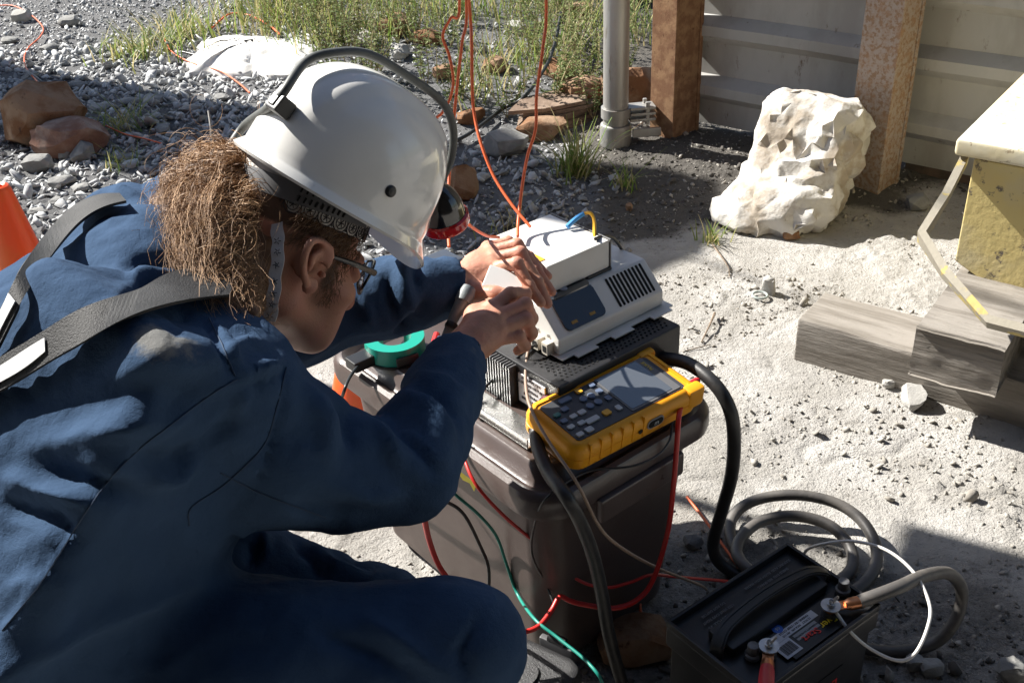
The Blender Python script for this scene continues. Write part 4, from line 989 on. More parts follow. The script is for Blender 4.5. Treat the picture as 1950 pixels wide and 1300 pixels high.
STUD1 = BT @ Vector((*bat_local(1583, 1147, BH+.03).xy, tz+.014)); STUD2 = BT @ Vector((*bat_local(1465, 1224, BH+.03).xy, tz+.014))

# black tool case in front of the bin
kz = .12; kc = W(1128, 1250, kz); ke = W(772, 1090, kz); KM = frame((kc.x, kc.y, 0), ke-kc); KLn = (ke-kc).length
kase = thing('equipment_case', 'black pebble textured plastic case on the ground beside the worker\'s knee', 'case', KM @ Vector((.2, .15, 0)))
M_case = mat('pebbled_black_plastic', (.03, .03, .032), .38, bump=1., bscale=420, bdist=.0016, spec=.6, rvar=.06)
b = solid_rr(KM, 0, .01, KLn, .33, .03, [(.02, 0), (.006, .008), (.0, .02), (0, kz*.62), (.002, kz*.63), (.002, kz*.66), (0, kz*.67), (0, kz-.02), (.006, kz-.006), (.02, kz)]); obj('shell', b, M_case, kase, 40)
b = new(); prism(b, rrect(.05, .06, KLn-.05, .28, .02), kz+.0003, kz+.004, KM, .002); obj('lid_panel', b, M_case, kase)
b = new(); bx(b, KM, (.03, .0, kz*.5), (.09, .012, kz+.006), .003); obj('latch', b, mat('latch_grey', (.10, .10, .105), .4), kase)
b = new(); tube(b, [KM @ Vector((.045, .004, kz+.008)), KM @ Vector((.075, .004, kz+.008))], .008, 12, 0); obj('hinge_pin', b, M_blkp, kase)

# ================================================================ CABLES
M_cbl = mat('black_cable_rubber', (.02, .02, .021), .45, col2=(.035, .034, .033), nscale=30, bump=.1, bscale=200)
M_cgr = mat('dusty_grey_cable', (.075, .07, .066), .5, col2=(.125, .115, .105), nscale=18, bump=.15, bscale=200)
M_mar = mat('maroon_shrink', (.11, .02, .028), .5, bump=.2, bscale=150)
def cable(name, P, r, m, label, cat='cable', n=8, sm=7, parent=None, group=None):
    b = new(); tube(b, P, r, n, sm); o = obj(name, b, m, parent, 60)
    return o if parent is not None else tag(o, label, cat, group)
def Zp(L): return [W(x, y, z) for x, y, z in L]
def Dp(L): return [WD(x, y, d) for x, y, d in L]
t = thing('power_cable', 'thick black cable with maroon sleeve hanging down the front of the bin', 'cable', W(1050, 765, .46))
P = Zp([(1058, 752, .468), (1035, 775, .462), (1020, 815, .455), (1024, 850, .448), (1045, 900, .438), (1080, 948, .432), (1108, 1000, .37), (1130, 1060, .30), (1146, 1130, .22), (1160, 1210, .13), (1185, 1300, .03), (1215, 1370, .015)])
b = new(); tube(b, P[2:], .0105, 12, 7); obj('conductor', b, M_cbl, t, 60)
b = new(); tube(b, [P[0], P[1], P[2]+(P[3]-P[2])*.2], .0122, 12, 7); obj('sleeve', b, M_mar, t, 60)
cable('power_cable', Zp([(1215, 690, .44), (1255, 682, .455), (1310, 692, .463), (1360, 730, .455), (1390, 780, .42), (1398, 840, .36), (1392, 910, .27), (1372, 980, .17), (1358, 1035, .08), (1368, 1068, .03), (1400, 1092, .012), (1440, 1110, .012)]), .0112, M_cbl, 'thick black cable looping off the right side of the bin to the ground', n=12)
cable('coiled_cable', Zp([(1450, 1120, .012), (1415, 1075, .014), (1390, 1015, .02), (1402, 975, .03), (1445, 950, .045), (1515, 942, .055), (1585, 955, .05), (1635, 985, .04), (1665, 1030, .03), (1668, 1075, .022), (1640, 1115, .014), (1590, 1135, .012), (1500, 1130, .012), (1440, 1095, .03), (1405, 1060, .034), (1410, 1025, .034), (1450, 992, .034), (1515, 982, .036), (1580, 1000, .034), (1618, 1040, .026), (1622, 1080, .016), (1590, 1110, .012), (1540, 1125, .012)]), .0108, M_cgr, 'thick dusty grey cable coiled on the ground behind the battery', n=12)
d1 = (W(1665, 1140, BH+.02)-STUD1).normalized()
t = thing('battery_lead', 'grey battery lead with copper lug looping right of the battery', 'cable', STUD1)
P = [STUD1+d1*.045]+Zp([(1710, 1118, BH+.028), (1760, 1096, BH+.01), (1808, 1092, .17), (1832, 1128, .11), (1815, 1188, .06), (1770, 1228, .02), (1690, 1240, .012), (1610, 1225, .012)])
b = new(); tube(b, P, .0102, 12, 7); obj('conductor', b, M_cgr, t, 60)
def lug(o, d, L, m, t):
    d = Vector((d.x, d.y, d.z*.3)).normalized(); M = frame(o, d)
    b = new(); lathe(b, [(.0035, -.0012), (.0115, -.0012), (.0115, .0016), (.0035, .0016)], M, 20, caps=False); bx(b, M, (.008, -.008, -.001), (.028, .008, .0016), .0005); obj('lug', b, m, t)
    b = new(); lathe(b, [(.006, 0), (.0075, .003), (.0095, .008), (.0095, .026), (.0102, .027)], frame(o+d*.022, d.orthogonal(), d), 14); obj('crimp', b, m, t)
lug(STUD1, d1, .05, M_cop, t)
d2 = (W(1460, 1285, BH+.03)-STUD2); d2.normalize()
t = thing('battery_lead', 'red booted battery lead with copper lug at the bottom edge', 'cable', STUD2)
lug(STUD2, d2, .05, M_cop, t)
b = new(); tube(b, [STUD2+d2*.045, STUD2+d2*.06, STUD2+d2*.11, STUD2+d2*.14-Vector((0, 0, .03)), STUD2+d2*.16-Vector((0, 0, .12)), STUD2+d2*.15-Vector((0, 0, .20))], [.0095, .011, .0115, .0115, .011], 12, 6); obj('boot', b, mat('red_boot', (.45, .03, .045), .4), t, 60)
M_ww = mat('white_wire', (.72, .70, .66), .4); M_tan = mat('tan_wire', (.30, .21, .155), .5); M_tr = mat('red_wire', (.55, .02, .016), .4)
M_teal = mat('teal_wire', (.01, .22, .17), .4); M_or = mat('orange_wire', (.72, .13, .035), .45); M_bw = mat('black_wire', (.018, .018, .018), .4)
cable('white_wire', [STUD1+Vector((0, 0, .004))]+Zp([(1592, 1165, BH+.02), (1620, 1203, BH), (1660, 1236, .18), (1710, 1257, .17), (1742, 1244, .18), (1766, 1195, .2), (1770, 1150, .215), (1742, 1092, .23), (1690, 1048, .235), (1625, 1030, .225), (1565, 1036, .2), (1535, 1048, .15), (1530, 1070, .05)]), .0026, M_ww, 'stiff white wire looped from the battery terminal to behind the battery', 'wire')
cable('tan_wire', Zp([(1012, 640, .515), (1002, 690, .50), (1002, 740, .49), (1012, 780, .487), (1045, 840, .477), (1098, 918, .452), (1140, 1000, .36), (1180, 1040, .30), (1250, 1080, .18), (1330, 1112, .08), (1345, 1122, .02)]), .0025, M_tan, 'tan wire running from the white controller down over the bin front', 'wire')
cable('meter_lead', Zp([(1296, 775, .452), (1292, 800, .448), (1288, 860, .40), (1282, 930, .34), (1272, 1010, .26), (1245, 1100, .19), (1215, 1140, .17), (1170, 1157, .17), (1110, 1150, .185), (1085, 1143, .19), (1066, 1136, .195), (1050, 1162, .185), (1025, 1192, .18), (990, 1205, .18), (950, 1212, .18)]), .0041, M_tr, 'long red meter lead hanging from the yellow meter to the black case', 'wire')
cable('red_wire', Zp([(866, 815, .428), (880, 860, .42), (905, 920, .40), (960, 982, .345), (1035, 1045, .27), (1095, 1100, .20), (1150, 1118, .17), (1200, 1108, .16), (1240, 1094, .155), (1290, 1098, .1), (1385, 1106, .03)]), .0027, M_tr, 'thin red wire crossing the bin side towards the battery', 'wire')
cable('red_wire', Zp([(798, 930, .40), (806, 975, .36), (818, 1030, .28), (838, 1080, .22), (868, 1118, .175)]), .0045, M_tr, 'thick bright red wire hanging left on the bin side below the elbow', 'wire')
cable('black_wire', Zp([(800, 938, .40), (850, 955, .37), (884, 980, .34), (915, 1040, .265), (930, 1080, .22), (931, 1128, .165)]), .0028, M_bw, 'short black wire below the elbow, left of the teal wire', 'wire')
cable('teal_wire', Zp([(845, 884, .40), (843, 908, .385), (866, 940, .36), (910, 978, .32), (945, 1020, .265), (965, 1075, .20), (985, 1130, .15), (1018, 1178, .18), (1060, 1212, .178), (1110, 1252, .176), (1140, 1285, .172), (1150, 1310, .14)]), .0026, M_teal, 'teal and black wire curving down the bin side to the black case', 'wire')
cable('black_wire', Zp([(1280, 805, .445), (1275, 838, .428), (1250, 868, .425), (1200, 888, .425), (1128, 895, .425), (1075, 920, .425), (1035, 955, .42), (1020, 990, .36), (1012, 1035, .30), (1018, 1070, .26), (1040, 1112, .20), (1055, 1150, .18)]), .0018, M_bw, 'thin black wire trailing from the yellow meter round the bin corner', 'wire')
cable('black_wire', Zp([(716, 668, .436), (690, 688, .44), (668, 715, .445), (655, 745, .44), (644, 785, .36), (640, 840, .2)]), .0028, M_bw, 'black lead of the green clamp arching over the bin edge', 'wire')
cable('black_wire', Zp([(1030, 652, .52), (1000, 668, .515), (960, 705, .475), (920, 742, .44), (905, 790, .43)]), .0026, M_bw, 'black wire plugged into the white controller running below the right hand', 'wire')
cable('orange_wire', Zp([(1308, 945, .02), (1350, 1000, .016), (1400, 1070, .012), (1425, 1100, .01)]), .0028, M_or, 'thin orange wire on the shaded ground between bin and coiled cable', 'wire')
cable('orange_wire', Zp([(1218, 1145, .03), (1222, 1170, .02), (1240, 1215, .012), (1262, 1240, .01)]), .0026, M_or, 'thin orange wire on the dark ground left of the battery', 'wire')
t = thing('yellow_cable', 'yellow and blue cable arching out of the small white box', 'cable', WD(1110, 410, 1.75))
P = Dp([(1080, 432, 1.78), (1095, 418, 1.785), (1112, 407, 1.79), (1124, 406, 1.785), (1131, 418, 1.78), (1132, 440, 1.77), (1131, 470, 1.75)])
C_ = catmull(P, 7); k = 15
b = new(); tube(b, C_[:k], .0042, 8, 0); obj('blue_sleeve', b, mat('blue_sleeve', (.08, .33, .72), .4), t)
b = new(); tube(b, C_[k-1:], .003, 8, 0); obj('yellow_lead', b, mat('yellow_lead', (.8, .42, .02), .4), t)
cable('black_wire', Dp([(1134, 455, 1.74), (1148, 450, 1.77), (1165, 452, 1.8), (1180, 468, 1.83), (1190, 490, 1.86)]), .003, M_bw, 'short black wire leaving the right end of the small white box', 'wire')
# orange lines hanging in from above
HUTP = Vector((-3.25, 5.2, 3.4))
ogr = 'orange lines hanging in front of the weeds'
def up(P, k): 
    e = P[0]; return [HUTP+Vector((0, 0, .04*k)), e.lerp(HUTP, .5)+Vector((0, 0, .9)), e+Vector((-.25, .2, 1.45)), e+Vector((-.03, .03, .95)), e+Vector((-.005, .0, .3))]+P
L = [([(875, 0, 1.95), (858, 35, 1.95), (843, 68, 1.95), (855, 105, 1.95), (863, 150, 1.95), (858, 185, 1.95), (842, 215, 1.95), (828, 228, 1.95), (800, 270, 1.9)], 'leftmost of the hanging orange lines, wavy and ending behind the hard hat'),
     ([(888, 0, 1.9), (880, 80, 1.9), (872, 150, 1.9), (864, 230, 1.9), (858, 300, 1.9), (852, 400, 1.86), (855, 470, 1.8)], 'straight orange line hanging just behind the cap lamp'),
     ([(893, 0, 1.8), (898, 80, 1.8), (899, 150, 1.8), (902, 210, 1.8), (915, 270, 1.79), (940, 335, 1.78), (975, 390, 1.76), (1010, 432, 1.74)], 'orange line curving down to the corner of the small white box'),
     ([(1040, -5, 1.8), (1034, 90, 1.8), (1022, 180, 1.8), (1020, 245, 1.8), (1005, 295, 1.8), (995, 350, 1.79), (987, 420, 1.77), (986, 450, 1.74)], 'rightmost hanging orange line, dropping behind the small white box')]
for k, (q, lab) in enumerate(L): cable('orange_line', up(Dp(q), k), .0027, M_or, lab, 'wire', group=ogr, sm=6)
cable('orange_wire', Dp([(893, 428, 1.55), (910, 440, 1.6), (930, 450, 1.66), (950, 452, 1.7)]), .0024, M_or, 'short orange wire between cap lamp and left hand', 'wire')
gw = lambda L: [G(x, y)+Vector((0, 0, .028)) for x, y in L]
cable('orange_wire', gw([(0, 20), (30, 22), (62, 38), (84, 62), (80, 85), (58, 105), (50, 125), (55, 145), (72, 165), (82, 180)]), .0035, M_or, 'thin orange wire winding over the far left gravel to the boulders', 'wire')
cable('orange_wire', gw([(315, 85), (330, 110), (365, 130), (420, 148), (455, 170), (478, 192)]), .0035, M_or, 'thin orange wire on the gravel left of the flat sack', 'wire')
cable('orange_wire', gw([(205, 252), (240, 265), (280, 280), (312, 288)]), .003, M_or, 'short orange wire on dark gravel right of the pinkish rock', 'wire')
cable('orange_wire', gw([(405, 62), (440, 38), (480, 42), (515, 62), (535, 80)]), .005, M_or, 'loose orange wire loop on top of the flat sack', 'wire')
cable('black_hose', gw([(350, 112), (400, 122), (450, 128), (520, 132), (550, 136)]), .006, M_bw, 'black hose lying on the gravel in front of the flat sack', 'hose')
cable('black_hose', [WD(x, y, d) for x, y, d in ((1068, 25, 4.6), (1062, 60, 4.5), (1048, 110, 4.35), (1025, 150, 4.2), (995, 188, 4.05))]+gw([(960, 225), (900, 265), (860, 285)]), .007, M_bw, 'black hose coming down through the weeds left of the standpipe', 'hose')

cable('grey_tie', Dp([(397, 212, 1.40), (401, 240, 1.39), (404, 265, 1.385), (406, 290, 1.38)]), .0016, M_cgr, 'stiff grey cable tie end standing up behind the hair', 'cable tie')
# ================================================================ THE WORKER
def Lp(x, y, d): return WD(x, y, d)
# --- head frame
ph_ = math.radians(37); az = math.atan2(.65, .76)
HF = Vector((math.cos(ph_)*math.cos(az), math.cos(ph_)*math.sin(az), -math.sin(ph_)))
HR = Vector((math.sin(az), -math.cos(az), 0)); HU = HR.cross(HF).normalized()
rl = math.radians(4); HR, HU = HR*math.cos(rl)+HU*math.sin(rl), HU*math.cos(rl)-HR*math.sin(rl)
EAR = Lp(600, 512, 1.29)
HC_ = EAR-HR*.074+HU*.012+HF*.012
def hd(f, r, u): return HC_+HF*f+HR*r+HU*u
hax = (tuple(HF), tuple(HR), tuple(HU))
# --- skeleton
SR, ER, WR = Lp(425, 770, 1.14), Lp(775, 893, 1.235), Lp(875, 682, 1.445)
SL, EL_, WL_ = Vector((-.487, 1.30, .785)), Lp(560, 600, 1.50), Lp(872, 545, 1.575)
NK = Vector((-.415, 1.115, .845)); PV = Vector((-.64, .93, .50))
lat = (SR-SL); lat.z = 0; lat.normalize()
KR, KL = Lp(868, 1232, 1.15), Lp(715, 1185, 1.33)
HPR, HPL = PV+lat*.12+Vector((.08, -.02, -.02)), PV-lat*.12+Vector((.04, .04, -.02))
FR, FL = Vector((KR.x-.12, KR.y+.02, .07)), Vector((KL.x-.16, KL.y+.02, .07))
person = thing('person', 'long haired worker in navy coveralls crouching over the instruments with both hands on them', 'person', (PV.x, PV.y, 0))

# --- coveralls
sd = SDF((-1.0, .52, .0), (.08, 1.62, 1.02), .0068)
chest = NK.lerp(PV, .30)+Vector((-.015, -.015, .0))
sd.cone(PV+lat*.085, chest+lat*.105, .155, .125, .05); sd.cone(PV-lat*.05, chest-lat*.085, .13, .105, .06)
sd.cone(PV, chest, .155, .125, .06)
sp = (NK-PV).normalized(); bn_ = lat.cross(sp).normalized()
bn_ = bn_ if bn_.z > 0 else -bn_
sd.box(PV.lerp(NK, .36)-bn_*.008+lat*.092, (tuple(sp), tuple(sp.cross(bn_).normalized()), tuple(bn_)), (.25, .168, .135), .075, .03)
_l = lat-sp*lat.dot(sp); _l.normalize(); _a = math.radians(22); n2 = bn_*math.cos(_a)+_l*math.sin(_a); l2 = _l*math.cos(_a)-bn_*math.sin(_a)
sd.box(PV.lerp(NK, .45)+_l*.220+bn_*.124-n2*.10, (tuple(sp), tuple(l2), tuple(n2)), (.25, .118, .10), .03, .03)
sd.cone(chest+lat*.11, SR+Vector((-.03, .02, .0)), .105, .086, .05); sd.cone(chest-lat*.085, SL, .10, .08, .05)
sd.cone(NK+Vector((-.03, -.02, -.04)), NK+(HC_-NK)*.35, .085, .066, .05)
sd.cone(NK-lat*.02, SR, .06, .075, .04); sd.cone(NK+lat*.02, SL, .06, .075, .04)
sd.chain([SR, Lp(535, 866, 1.165), Lp(648, 902, 1.20), ER], [.088, .080, .061, .056], .025)
sd.chain([ER, ER.lerp(WR, .3), ER.lerp(WR, .65), WR], [.056, .052, .046, .041], .025)
sd.chain([SL, EL_+Vector((0, 0, .0))], [.08, .066], .03)
sd.chain([EL_, EL_.lerp(WL_, .6), WL_], [.064, .053, .043], .03)
sd.chain([HPR, HPR.lerp(KR, .5), KR], [.115, .10, .071], .05); sd.chain([KR, FR], [.068, .055], .02)
sd.chain([HPL, HPL.lerp(KL, .5), KL], [.115, .10, .068], .05); sd.chain([KL, FL], [.066, .055], .02)
# open the cuffs
for a, b_ in ((ER, WR), (EL_, WL_)):
    d = (b_-a).normalized(); sd.cone(b_+d*.010, b_+d*.06, .034, .05, .004, sub=True)
    sd.box(b_+d*.046, (tuple(d), tuple(d.orthogonal().normalized()), tuple(d.cross(d.orthogonal().normalized()))), (.04, .08, .08), .002, 0, sub=True)
V, Fc = sd.mesh(2)
N = vnormals(V, Fc)
# cloth folds: creases that radiate from elbows, armpits, waist; general soft wrinkling
view = np.array(CAM)-V; view /= np.linalg.norm(view, axis=1)[:, None]; facing = sst((N*view).sum(1), .02, .35)
x_, y_, d_ = PXn(V)
def crease(P, wd, amp, fade=True):
    global V
    d, t = seg_dist(x_, y_, P); g = np.exp(-(d/wd)**2)
    if fade: g = g*np.sin(np.clip(t*.9+.08, 0, 1)*math.pi)**.6
    V = V+N*(1.5*amp*g*facing)[:, None]
# flank seam: a welt from armpit down the side of the back, with drag folds running off it
seam = [(452, 722), (400, 752), (330, 805), (270, 850), (215, 905), (170, 965), (120, 1045), (70, 1120), (0, 1205)]
crease(seam, 9, .0012, False)
crease([(x-16, y-14) for x, y in seam], 7, -.0015, False)
for P, wd, am in [([(440, 800), (380, 862), (330, 880), (240, 868)], 16, -.012), ([(405, 840), (340, 905), (280, 925), (150, 905)], 15, .010), ([(300, 930), (210, 925), (60, 890)], 20, -.012), ([(180, 960), (120, 940), (0, 905)], 16, .009),
                  ([(130, 1020), (90, 985), (0, 960)], 16, -.010), ([(380, 760), (300, 735), (160, 760)], 26, -.006), ([(340, 800), (250, 815), (60, 850)], 22, .008), ([(395, 620), (420, 660), (448, 720)], 6, -.006), ([(405, 615), (432, 655), (458, 712)], 7, .005),
                  ([(470, 735), (455, 760), (445, 785)], 9, .007), ([(450, 720), (500, 700), (535, 690)], 9, .006), ([(430, 670), (470, 652), (500, 655)], 7, .005), ([(455, 735), (510, 725), (545, 700)], 7, -.006),
                  ([(300, 545), (260, 560), (215, 600)], 12, -.010), ([(320, 520), (270, 525), (225, 560)], 10, .008), ([(325, 500), (270, 500), (235, 520)], 9, -.007), ([(355, 600), (340, 620), (330, 650)], 8, -.004),
                  ([(205, 350), (235, 365), (265, 380)], 7, .008), ([(180, 365), (220, 385), (250, 392)], 7, -.008), ([(160, 385), (190, 378), (225, 376)], 6, .006),
                  # near sleeve, elbow and forearm
                  ([(700, 785), (750, 800), (800, 850), (830, 900)], 13, -.010), ([(690, 800), (730, 830), (760, 880)], 13, .009), ([(640, 770), (665, 810), (672, 860)], 14, -.010), ([(590, 750), (620, 800), (630, 880)], 16, .008),
                  ([(770, 755), (815, 775), (860, 830)], 12, .010), ([(790, 735), (840, 752), (885, 800)], 11, -.011), ([(800, 715), (850, 725), (905, 760)], 9, .006), ([(740, 785), (790, 800), (840, 860)], 10, -.007),
                  ([(545, 700), (530, 800), (500, 900), (440, 980)], 7, -.0035), ([(640, 930), (700, 950), (760, 945)], 14, .006), ([(560, 960), (640, 975), (720, 975)], 12, -.006),
                  # far sleeve
                  ([(770, 490), (765, 540), (790, 600)], 12, .008), ([(740, 520), (742, 570), (760, 620)], 10, -.009), ([(690, 560), (700, 600), (710, 640)], 12, .006), ([(800, 500), (790, 520), (795, 550)], 8, -.007),
                  # thighs
                  ([(450, 1012), (500, 1030), (505, 1055)], 9, .010), ([(480, 1030), (490, 1050), (470, 1075)], 12, -.012), ([(560, 1030), (600, 1060), (610, 1095)], 12, -.010), ([(590, 1040), (640, 1080), (690, 1085)], 11, .008),
                  ([(640, 1060), (680, 1075), (720, 1085)], 8, -.006), ([(700, 1180), (780, 1230), (850, 1290)], 15, .006), ([(600, 1200), (700, 1240), (800, 1300)], 15, -.006), ([(910, 1180), (880, 1240), (890, 1300)], 14, -.008), ([(0, 1290), (200, 1180), (400, 1100)], 18, .008)]:
    crease(P, wd, am)
soft = fbm(V*np.array([9, 9, 5]), 3, 91); fine = fbm(V*26, 3, 95)
ridg = np.abs(fbm(V@np.array([[8, 3, 2], [-3, 14, 4], [2, -5, 20]]).T+2.5*fbm(V*4, 2, 61)[:, None], 3, 63))
V = V+N*(.006*(.35-np.clip(ridg, 0, .5)*1.6))[:, None]; N = vnormals(V, Fc)
V = V+N*(.005*soft+.0026*(.4-np.abs(fine)*1.3))[:, None]
V = relax(V, Fc, .3)
x_, y_, d_ = PXn(V)
dust = np.exp(-(((x_-320)/95)**2+((y_-655)/55)**2))*1.1+.55*np.exp(-(((x_-290)/40)**2+((y_-640)/25)**2))
dust = np.maximum(dust, .75*np.exp(-(((x_-900)/14)**2+((y_-668)/20)**2))); dust = dust*facing
M_cov = mat('navy_cotton_drill', (.036, .066, .122), .95, col2=(.043, .077, .14), nscale=12, bump=.5, bscale=900, bdist=.0012, bump2=.35, b2scale=42, spec=.08, sheen=.0)
attr_mix(M_cov, 'dust', (.17, .17, .165), .55, 1.25, 1.5, 70)
cov = obj('coveralls', mesh_np('coveralls', V, Fc, {'dust': dust}), M_cov, person, 180)
COVT = BVHTree.FromPolygons([tuple(v) for v in V], [tuple(f) for f in Fc])
def hit(x, y, off=.002):
    d = ray(x, y).normalized(); loc, nor, i, ds = COVT.ray_cast(CAM, d)
    if loc is None: return None
    if nor.dot(d) > 0: nor = -nor
    return loc+nor*off, nor
# stitched seam lines on the coveralls
b = new()
for P in ([(452, 722), (400, 752), (330, 805), (270, 850), (215, 905), (170, 965), (120, 1045), (70, 1120), (5, 1200)], [(398, 606), (420, 650), (448, 716)], [(545, 700), (525, 780), (500, 850), (430, 920), (365, 965), (360, 1000)], [(420, 900), (500, 940), (620, 985)]):
    pts = []
    C_ = catmull([Vector((x, y, 0)) for x, y in P], 10)
    for c in C_:
        h = hit(c.x, c.y, .0006)
        if h: pts.append(h[0])
    if len(pts) > 4: tube(b, pts, .0007, 5, 0)
obj('seam', b, mat('navy_thread', (.03, .052, .095), .9), person, 60, kind='stuff')
# collar
def ribbon(b, EA, EB, th, nseg=0):
    A_, B_ = EA, EB; rows = []
    for i, (p, q) in enumerate(zip(A_, B_)):
        d = (A_[min(i+1, len(A_)-1)]-A_[max(i-1, 0)]).normalized(); n = d.cross(q-p).normalized()
        if n.dot(CAM-p) < 0: n = -n
        rows.append([b.verts.new(v) for v in (p, q, q-n*th, p-n*th)])
    for a, c in zip(rows, rows[1:]):
        for j in range(4): b.faces.new((a[j], a[(j+1) % 4], c[(j+1) % 4], c[j]))
    b.faces.new(rows[0][::-1]); b.faces.new(rows[-1])
cp = [Lp(x, y, d) for x, y, d in ((268, 352, 1.40), (252, 395, 1.345), (258, 445, 1.29), (285, 485, 1.25), (320, 520, 1.22), (350, 560, 1.19), (400, 590, 1.17))]
ci = [Lp(x, y, d) for x, y, d in ((305, 350, 1.41), (310, 385, 1.36), (318, 425, 1.31), (330, 460, 1.27), (350, 495, 1.24), (385, 530, 1.21), (430, 560, 1.19))]
b = new(); ribbon(b, catmull(cp, 6), catmull([p+Vector((0, 0, .012)) for p in ci], 6), .006); obj('collar', b, M_cov, person, 60)

# --- body: head, neck, arms and hands under and out of the clothes
M_skin = mat('skin', (.50, .25, .165), .52, col2=(.52, .235, .165), nscale=26, col3=(.42, .17, .11), n3scale=60, n3lo=.55, n3hi=.75, bump=.35, bscale=340, bdist=.0012, spec=.4)
_b = M_skin.node_tree.nodes['Principled BSDF']; _b.inputs['Subsurface Weight'].default_value = .12; _b.inputs['Subsurface Radius'].default_value = (.01, .004, .002); _b.inputs['Subsurface Scale'].default_value = .6
attr_mix(M_skin, 'stub', (.10, .055, .035), .5, 1.05, .7, 400)
parts = []
sd = SDF(np.array(HC_)-.21, np.array(HC_)+.19, .0032)
sd.ell(hd(-.012, 0, .03), hax, (.090, .074, .105), .01)
sd.ell(hd(.045, 0, -.055), hax, (.056, .055, .062), .03)                   # lower face
sd.ell(hd(.07, 0, -.095), hax, (.028, .032, .022), .03)                    # chin
sd.cone(hd(-.015, .052, -.065), hd(.06, .03, -.098), .014, .014, .02); sd.cone(hd(-.015, -.052, -.065), hd(.06, -.03, -.098), .014, .014, .02)
sd.ell(hd(.055, .045, -.03), hax, (.024, .02, .018), .02); sd.ell(hd(.055, -.045, -.03), hax, (.024, .02, .018), .02)
sd.cone(hd(.08, .03, .015), hd(.085, -.03, .015), .010, .010, .012)        # brow
sd.chain([hd(.09, 0, .0), hd(.108, 0, -.03), hd(.112, 0, -.042)], [.008, .010, .012], .01)
for s_ in (-1, 1): sd.ell(hd(.104, .012*s_, -.046), hax, (.009, .007, .007), .008); sd.ell(hd(.088, .032*s_, -.004), hax, (.014, .015, .011), .006, sub=True); sd.ell(hd(.078, .031*s_, -.005), hax, (.013, .013, .012), .003)
sd.ell(hd(.093, 0, -.067), hax, (.010, .024, .006), .006); sd.ell(hd(.091, 0, -.078), hax, (.010, .021, .007), .006)
sd.cone(hd(-.035, 0, -.06), NK+Vector((.03, .03, .0)), .056, .062, .03)
# ears
for s_ in (-1, 1):
    ec = hd(-.012, .076*s_, -.012)
    er_ = (HR*s_*.85-HF*.5).normalized(); 
    aF = (HF*.97-HU*.15).normalized(); aU = (HU*.98+HF*.15-HF*.3).normalized()
    def ep(a, b_, o=0): return ec+aF*a+aU*b_+er_*o
    rim = [ep(.012, .012, .0), ep(.008, .028, .008), ep(-.006, .034, .012), ep(-.020, .026, .015), ep(-.024, .008, .015), ep(-.020, -.010, .012), ep(-.010, -.022, .008)]
    C_ = catmull(rim, 4)
    sd.chain(C_, [.0042]*len(C_), .003)
    sd.ell(ep(-.007, .008, .003), (tuple(aF), tuple(aU), tuple(er_)), (.018, .025, .005), .005)
    sd.ell(ep(-.003, -.023, .003), (tuple(aF), tuple(aU), tuple(er_)), (.008, .010, .004), .008)
    sd.chain(catmull([ep(.0, .022, .008), ep(-.011, .012, .010), ep(-.011, -.004, .009)], 4), [.003]*9, .003)
    sd.ell(ep(-.001, .0, .006), (tuple(aF), tuple(aU), tuple(er_)), (.008, .010, .009), .003, sub=True)
    sd.ell(ep(.010, -.002, .002), hax, (.005, .007, .005), .004)
V, Fc = sd.mesh(1); Nn = vnormals(V, Fc)
lf = (V-np.array(HC_))@np.array(HF); lr = (V-np.array(HC_))@np.array(HR); lu = (V-np.array(HC_))@np.array(HU)
stub = np.exp(-((lf-.022)/.018)**2-((lu+.012)/.035)**2)*1.15+.5*sst(-lu, .05, .09)*sst(lf, -.01, .03)+1.2*sst(lu, .012, .03)*sst(-lf, -.05, -.02)
parts.append((V, Fc, stub))
HANDS = {}
def hand(wr, fore, fingers, thumb, rad, palm_r, name):
    allp = [wr, fore]+[q for f in fingers for q in f]+thumb; A = np.array([tuple(p) for p in allp])
    sd = SDF(A.min(0)-.035, A.max(0)+.035, .0019)
    sd.chain([fore, wr], [.033, .027], .01)
    mcp = [f[0] for f in fingers]
    for i, f in enumerate(fingers):
        r = rad[i]
        base = wr.lerp(f[0], .30); sd.cone(base, f[0], palm_r, r*1.28, .012)
        sd.chain(f, [r*1.14, r*1.04, r*.95, r*.80], .0022)
        for q, rr_ in ((f[0], 1.25), (f[1], 1.13), (f[2], 1.0)): sd.ell(q, ((1, 0, 0), (0, 1, 0), (0, 0, 1)), (r*rr_,)*3, .003)
    for a, c in zip(mcp, mcp[1:]): sd.cone(a, c, rad[1]*1.05, rad[1]*1.05, .006)
    c0 = wr.lerp((mcp[0]+mcp[-1])/2, .55); sd.cone(wr.lerp(mcp[0], .5), wr.lerp(mcp[-1], .5), palm_r*.95, palm_r*.9, .014)
    sd.chain([wr.lerp(thumb[0], .35)]+thumb, [.017, .0145, .0125, .0112, .0085][:len(thumb)+1], .008)
    V, Fc = sd.mesh(1); Nn = vnormals(V, Fc)
    V = V+Nn*(.0006*fbm(V*120, 3, 5)-.0005*np.clip(fbm(V*np.array([260, 260, 260]), 2, 6), 0, 1))[:, None]
    # knuckle creases
    parts.append((V, Fc, np.zeros(len(V)))); return V, Fc
D_ = lambda L: [Lp(*q) for q in L]
lf_f = [D_([(938, 512, 1.590), (984, 502, 1.565), (1008, 545, 1.560), (1030, 576, 1.560)]),
        D_([(940, 494, 1.605), (990, 482, 1.588), (1022, 536, 1.580), (1042, 578, 1.578)]),
        D_([(936, 480, 1.625), (984, 466, 1.615), (1020, 512, 1.612), (1050, 556, 1.610)]),
        D_([(930, 472, 1.645), (968, 460, 1.648), (1008, 488, 1.648), (1044, 526, 1.645)])]
